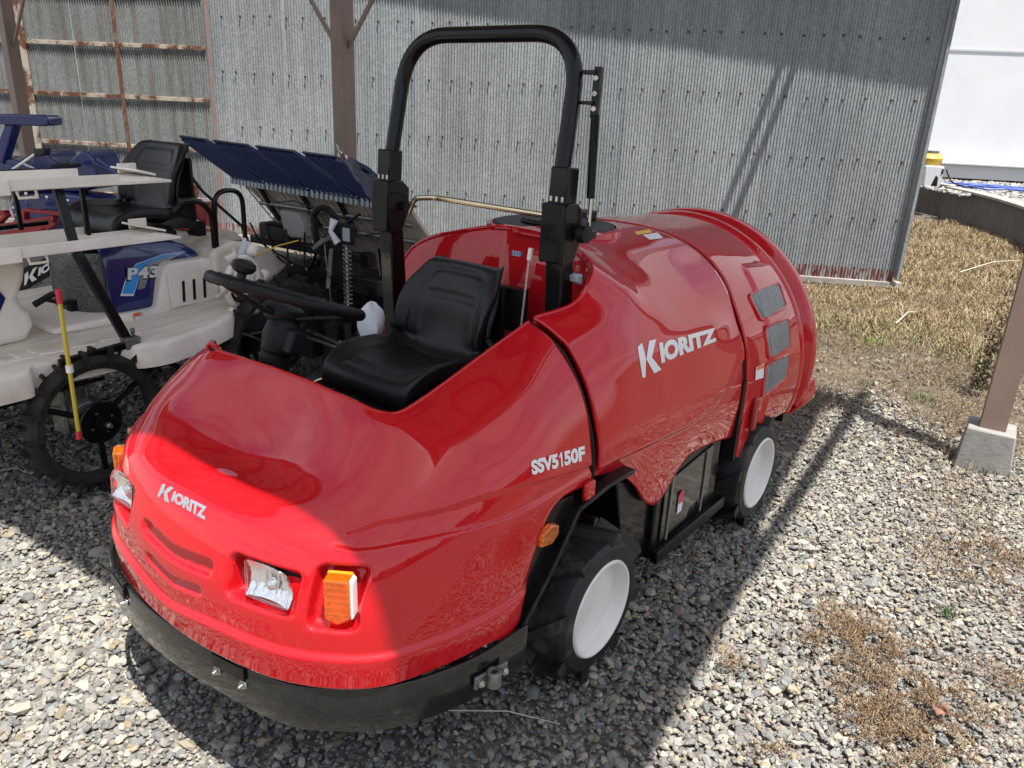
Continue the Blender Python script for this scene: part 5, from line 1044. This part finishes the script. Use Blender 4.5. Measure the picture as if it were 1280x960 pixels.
# running gear under the deck
b = M(); b.box((.30, 0, .48), (1.3, .30, .18)); b.box((.12, 0, .34), (.22, .50, .16)); b.box((-.25, .1, .46), (.35, .6, .12)); b.box((1.1, 0, .42), (.35, .9, .14)); b.build('gear_case', 'dark_guts', tp, bevel=.02, seg=3)
b = M(); b.box((.08, .44, .36), (.13, .10, .24)); b.lathe((.10, .40, .32), (0, 1, 0), [(0, .085), (.10, .085), (.13, .06)], 20)
for k in range(3): b.box((.02+.05*k, .50, .35), (.008, .02, .20))
b.build('axle_case', 'cast_metal', tp, bevel=.012, seg=2)
b = M()
for k in range(7): b.box((-.28+.05*k, .30+.03*(k % 3), .50-.02*(k % 2)), (.035, .10, .06))
b.build('valve_block', 'cast_metal', tp, bevel=.006)
for (p, q, r, m_) in (((-.6, .45, .36), (.05, .45, .37), .008, 'steel'), ((-.4, .52, .47), (.2, .52, .47), .010, 'black_paint'), ((.38, .50, .60), (.62, .62, .36), .013, 'black_paint'), ((.30, .55, .53), (1.2, .55, .50), .012, 'black_paint'), ((.9, .50, .80), (.98, .62, .35), .014, 'black_paint'), ((1.0, .45, .62), (1.15, .55, .30), .012, 'black_paint')):
    M().cyl(p, q, r, 8).build('linkage_rod', m_, tp, smooth=True)
b = M(); b.prism([(.68, .52, .60), (1.2, .52, .66), (1.25, .52, .50), (.80, .52, .42)], (0, -.1, 0)); b.box((1.05, .3, .52), (.3, .4, .2)); b.build('rear_axle_case', 'dark_guts', tp, bevel=.01)
# row marker: cream star wheel
c = np.array([.955, .56, .795]); b = M(); ax = unit([.25, 1, -.05]); t1 = unit(np.cross(ax, (0, 0, 1))); t2 = np.cross(t1, ax)
b.tube([c+.125*(t1*cos(t)+t2*sin(t)) for t in np.linspace(0, 2*pi, 32, endpoint=False)], .016, 8, closed=True); b.tube([c+.075*(t1*cos(t)+t2*sin(t)) for t in np.linspace(0, 2*pi, 24, endpoint=False)], .010, 8, closed=True)
for k in range(6): t = k*pi/3+.3; b.bar(c+.02*(t1*cos(t)+t2*sin(t)), c+.125*(t1*cos(t)+t2*sin(t)), .018, .008, up=tuple(ax))
mk = b.build('row_marker', 'white_plastic', tp, smooth=True, angle=40)
for k in range(6):
    t = k*pi/3; d = t1*cos(t)+t2*sin(t); e = -t1*sin(t)+t2*cos(t); q = c+d*.145
    G = [[q+d*(.0+.055*u)+e*(.035*cos(v))+ax*(.03*sin(v)) for v in np.linspace(-.3, 3.4, 8)] for u in (0, .5, 1)]; M().grid(np.array(G)).build('cup', 'white_plastic', mk, smooth=True, solid=.003)
b = M(); b.tube([c+t1*.02+np.array([0, 0, -.02]), c+np.array([.04, -.06, .12]), c+np.array([.10, -.08, .20])], .010, 6); b.box(c+np.array([.06, -.05, .14]), (.02, .03, .12), ((1, .3, -.8), (0, 1, 0), (.8, 0, 1))); b.build('cloth_tie', 'cloth', tp, smooth=True, angle=50)
M().bar((.93, .55, .66), (.96, .55, .34), .022, .022, up=(1, 0, 0)).build('marker_arm', 'black_paint', tp)
# seedling table: four ribbed blue lanes above a slanting beige underside
top_z = 1.405; lanes = [(-.80, -.475), (-.465, -.085), (-.075, .315), (.325, .69)]
tb = bpy.data.objects.new('seedling_table', None); link(tb, tp)
def TPt(b_, t, off=0.):      # t 0 top .. 1 foot of the blue part; leaning towards the driver at the top
    return np.array([1.62+.10*t+off, b_-.02, 1.43-.035*(b_+.8)/1.5-.225*t+off*.3])
for i, (b0, b1) in enumerate(lanes):
    m = M(); m.prism([TPt(b0, 0, .0), TPt(b1-.06, 0), TPt(b1, .12), TPt(b1+.40, 1.0), TPt(b0+.40, 1.0), TPt(b0+.04, .1)], (.022, 0, .006)); ln_ = m.build('seedling_lane', 'blue_tray', tb, bevel=.003)
    for k in range(9):
        s0_ = b0+.025+(b1-b0-.04)*k/8.5; P_ = [TPt(s0_+.02, .06, -.008), TPt(s0_+.40, .99, -.008)]; M().bar(P_[0], P_[1], .010, .020, up=(-1, 0, -.3)).build('lane_rib', 'lane_rib_blue', ln_, bevel=.002)
    m = M()
    for k in range(10): s0_ = b0+.39+(b1-b0)*k/10; m.box(TPt(s0_, 1.03, -.012), (.016, .022, .05))
    m.build('lane_comb', 'decal_grey', ln_)
M().prism([TPt(.66, .05, .01), TPt(.80, .25, .01), TPt(1.0, .95, .01), TPt(.97, 1.0, .01), TPt(.70, .2, .01)], (.01, 0, .02)).build('table_wing', 'blue_tray', tb)
def UP(b_, t): return np.array([1.745+.42*t, b_+.15*t, 1.195-.60*t])
m = M(); m.prism([UP(-.42, 0), UP(.96, 0), UP(.96, 1), UP(-.20, 1)], (.02, 0, .012)); ub = m.build('table_underside', 'beige_board', tb, bevel=.003)
for k in range(26): m = M(); m.bar(UP(-.40+.052*k, .01)-np.array([.004, 0, .002]), UP(min(.95, -.38+.052*k), .97)-np.array([.004, 0, .002]), .010, .006, up=(-.8, 0, -.4)); m.build('underside_rib', 'beige_board', ub)
for t in (.22, .40): M().tube([UP(-.32, t)-np.array([.03, 0, .015]), UP(.95, t)-np.array([.03, 0, .015])], .013, 8).build('table_rail', 'cast_metal', tb, smooth=True)
for bb in (-.22, .45, .15): M().bar(UP(bb, .05)-np.array([.03, 0, 0]), UP(bb-.04, .42)-np.array([.05, 0, 0]), .025, .02, up=(1, 0, 0)).build('table_bracket', 'dark_guts', tb)
# crumpled clear film over the table
Gf = [[np.array([1.58+.03*sin(i+j), .62+.05*i, 1.38+.03*j+.02*sin(i*2+j)-.03*i]) for j in range(4)] for i in range(7)]
M().grid(np.array(Gf)).build('plastic_wrap', 'plastic_film', tb, smooth=True)
# planting unit: rods, springs, boxes between body and table
pu = bpy.data.objects.new('planting_unit', None); link(pu, tp)
rs = random.Random(3)
b = M(); b.box((1.62, .35, .86), (.06, 1.0, .05)); b.box((1.66, .3, .70), (.12, 1.2, .10)); b.box((1.85, .3, .45), (.2, 1.25, .14)); b.box((1.95, .3, .22), (.5, 1.3, .05)); b.box((2.0, .3, .42), (.1, 1.5, .55)); b.box((1.62, .15, .34), (.4, .8, .16)); b.bar((1.3, .25, .62), (1.8, .25, .70), .10, .08); b.bar((1.3, .55, .55), (1.8, .55, .6), .05, .05); b.box((1.60, .12, .93), (.10, .26, .10)); b.box((1.62, .62, .80), (.08, .20, .16))  # tall box at the rear is an added dark block hiding bright ground
b.build('frame', 'dark_guts', pu, bevel=.008)
for k in range(34):
    p = np.array([1.35+.4*rs.random(), -.05+.95*rs.random(), .35+.65*rs.random()]); d = np.array([rs.uniform(-.1, .2), rs.uniform(-.22, .22), rs.uniform(-.22, .22)])
    M().cyl(p, p+d, rs.choice([.006, .008, .012, .016]), 8).build('rod', rs.choice(['dark_guts', 'black_paint', 'black_paint', 'dark_guts', 'cast_metal']), pu, smooth=True)
for k in range(16):
    p = np.array([1.45+.3*rs.random(), -.02+.9*rs.random(), .35+.6*rs.random()]); M().box(p, (.06, rs.uniform(.03, .10), rs.uniform(.03, .09)), ((1, .1*rs.random(), 0), (-.1, 1, 0), (0, 0, 1))).build('bracket', rs.choice(['dark_guts', 'black_plastic', 'dark_guts']), pu, bevel=.005)
for k in range(16):
    p = np.array([1.36+.2*rs.random(), .1+.75*rs.random(), .4+.55*rs.random()]); M().cyl(p, p+np.array([-.012, .004, 0]), rs.uniform(.006, .011), 6).build('bolt', rs.choice(['steel', 'zinc_yellow', 'steel']), pu)
sp0 = np.array([1.40, .865, .58]); M().tube([sp0+np.array([.022*cos(t), .022*sin(t), .40*t/(2*pi*17)]) for t in np.linspace(0, 2*pi*17, 17*10)], .0045, 5).build('coil_spring', 'cast_metal', pu, smooth=True)
M().cyl(sp0, sp0+np.array([0, 0, .42]), .010, 8).build('spring_rod', 'steel', pu)
for (p, q, w_) in (((1.36, .40, .46), (1.42, .66, .64), .020), ((1.36, .66, .93), (1.37, .74, .99), .03), ((1.38, .715, .99), (1.40, .735, .62), .010), ((1.40, .52, .44), (1.42, .92, .38), .020), ((1.34, .52, .43), (1.36, .80, .40), .018)):
    M().bar(p, q, w_, w_*.8).build('bar', 'cast_metal', pu, bevel=.003)
b = M(); b.prism([(1.46, .28, 1.09), (1.46, .43, 1.085), (1.44, .49, 1.04), (1.44, .505, .955), (1.44, .38, .945), (1.46, .31, .98)], (.06, 0, 0)); b.build('grey_cover', mat('grey_cover', (.25, .25, .235), .45), pu, bevel=.012, seg=3)
M().tube(rounded([(1.42, .62, .93), (1.42, .60, 1.12), (1.44, .68, 1.15), (1.44, .75, 1.10), (1.46, .78, .88)], .05, 6), .018, 8).build('hose_loop', 'black_plastic', pu, smooth=True)
b = M(); b.box((1.40, .875, 1.03), (.03, .085, .11)); bx_ = b.build('sensor_box', 'black_plastic', pu, bevel=.004); M().box((1.383, .88, 1.03), (.003, .05, .07)).build('sticker', 'decal_grey', bx_)
b = M(); b.tube([(1.38, .80, 1.10), (1.36, .79, 1.04), (1.38, .82, .98)], [.022, .012, .02], 7); b.build('cloth_tie', 'cloth', pu, smooth=True)
for k in range(5): M().tube([(1.40, .1+.15*k, 1.0), (1.37, .2+.12*k, .92-.05*k), (1.42, .35+.1*k, .80)], .006, 6).build('cable', 'black_plastic', pu, smooth=True)
M().tube([(1.5, .2, 1.12), (1.42, .45, 1.16), (1.42, .85, 1.10)], .004, 6).build('cable', 'black_plastic', pu, smooth=True)
M().tube([(1.20, .35, .86), (1.32, .42, .92), (1.40, .5, .95)], .004, 6).build('cable', 'decal_yellow', pu, smooth=True)
b = M(); b.box((1.5, .86, .35), (.12, .16, .16), ((1, 0, 0), (0, 1, .2), (0, -.2, 1))); b.build('float_plate', 'decal_grey', pu, bevel=.01)
b = M(); b.cyl((1.45, .80, .52), (1.46, .82, .18), .022, 10); b.bar((1.46, .76, .30), (1.40, .80, .20), .03, .05); b.build('planting_claw', 'dark_guts', pu, smooth=True, angle=40)
# ================================================================== machines behind the transplanter, far left
FM = Frame(np.array([-3.55, 5.0, 0.]), unit([.99, -.10, 0]), unit([-.10, -.99, 0]))
def F(px, py, y=0): q = FM.Y(px, py, y); return q
tl = thing('blue_tiller', 'blue tractor implement with a T shaped arm behind the transplanter racks', 'tiller', frame=FM)
def fpoly(pts, y, th_, nm, m, par, bev=.01, rd=0):
    P_ = [F(*p, y) for p in pts]; P_ = rounded(P_, rd, 5, True) if rd else P_
    b = MB(True); b.prism(P_, (0, -th_, 0)); return b.build(nm, m, par, bevel=bev, seg=3)
fpoly([(-10, 142), (54, 144), (60, 149), (60, 157), (50, 158), (-10, 155)], .05, .14, 'cross_arm', 'blue_paint', tl)
fpoly([(5, 155), (17, 156), (2, 205), (24, 208), (10, 216), (-12, 216), (-12, 200)], .02, .08, 'upright', 'blue_paint', tl)
fpoly([(-12, 196), (20, 200), (50, 213), (50, 240), (-12, 240)], 0, .2, 'guard_plate', 'blue_paint', tl)
fpoly([(40, 190), (56, 188), (64, 200), (82, 208), (92, 195), (105, 187), (115, 195), (124, 225), (108, 240), (44, 240)], -.1, .28, 'wing_cover', 'blue_paint', tl, .02, 6)
fpoly([(10, 252), (20, 240), (60, 238), (130, 248), (150, 262), (140, 290), (90, 300), (20, 290)], -.05, .22, 'chain_case', 'blue_paint', tl, .03, 10)
fpoly([(30, 250), (44, 245), (118, 262), (118, 268), (60, 262), (34, 266)], -.04, .03, 'case_rib', 'blue_paint', tl, .008)
P0_, P1_ = F(46, 192, .1), F(14, 214, .12); MB(True).tube([P0_, P1_], .012, 8).tube([F(30, 205, .14), F(50, 214, .14), F(90, 216, .14)], .006, 6).build('adjusting_rod', 'steel', tl, smooth=True)
fpoly([(40, 186), (56, 185), (56, 194), (42, 196)], .12, .06, 'clevis', 'dark_guts', tl)
fpoly([(62, 205), (86, 205), (88, 210), (62, 210)], .12, .12, 'seat_pad', 'black_plastic', tl)
for k in range(9):
    p = F(34+13*k, 242+2.2*k, .02); MB(True).lathe(p, (0, 1, 0), [(0, .012), (.012, .012), (.014, .006)], 6).build('bolt', 'steel', tl)
for k in range(6):
    p = F(22-4*(k % 2), 250+9*k, .02); MB(True).lathe(p, (0, 1, 0), [(0, .010), (.012, .010)], 6).build('bolt', 'steel', tl)
MB(True).tube([F(122, 198, -.1), F(160, 226, -.1)], .012, 8).tube([F(118, 204, -.1), F(140, 214, -.1)], .01, 8).build('stay_rod', 'blue_paint', tl)
rf = thing('scrap_frame', 'bright red steel frame behind the black transplanter seat at the left edge', 'steel frame', frame=FM)
for a, b_, w_ in (((-12, 266), (9, 266), .03), ((-12, 285), (70, 272), .03), ((32, 262), (82, 268), .018), ((32, 262), (33, 276), .018), ((-12, 298), (60, 284), .05), ((-12, 290), (10, 268), .02), ((45, 281), (68, 275), .03), ((70, 278), (50, 292), .03)):
    MB(True).bar(F(*a, .22), F(*b_, .22), .05, w_).build('bar', 'red_dull', rf, bevel=.003)
ri = thing('red_hitch', 'red hitch plate with black rollers behind the transplanter seat', 'hitch', frame=FM)
fpoly([(218, 250), (236, 232), (242, 236), (238, 250), (256, 250), (257, 290), (240, 292), (234, 262), (218, 262)], -.35, .10, 'hitch_plate', 'red_dull', ri, .006)
for y_ in (272, 281): MB(True).cyl(F(222, y_, -.33), F(242, y_, -.33), .025, 12).build('roller', 'black_plastic', ri, smooth=True)
MB(True).cyl(F(246, 277, -.34), F(247, 277, -.30), .012, 8).build('bolt', 'steel', ri)
fpoly([(252, 247), (264, 248), (264, 253), (252, 253)], -.3, .03, 'tab', 'white_plastic', ri)
# dark board with the white lettering, leaning behind the deck
bn = thing('black_banner', 'black board with white lettering standing low behind the transplanter', 'banner', frame=FM)
qd = [(26, 336), (88, 307), (88, 330), (24, 366)]
Pq = [F(*p, .75) for p in qd]; MB(True).prism(Pq, (0, -.03, 0)).build('board', 'black_plastic', bn, bevel=.004)
V_, F_ = K; pts_ = [F(*bil([(31, 341), (96, 309), (94, 325), (29, 358)], u, v), .762) for u, v in V_]; MB(True).add(pts_, F_).build('lettering', 'decal_white', bn, recalc=False)
# spare machines' bulk behind: dark engine mass under the table
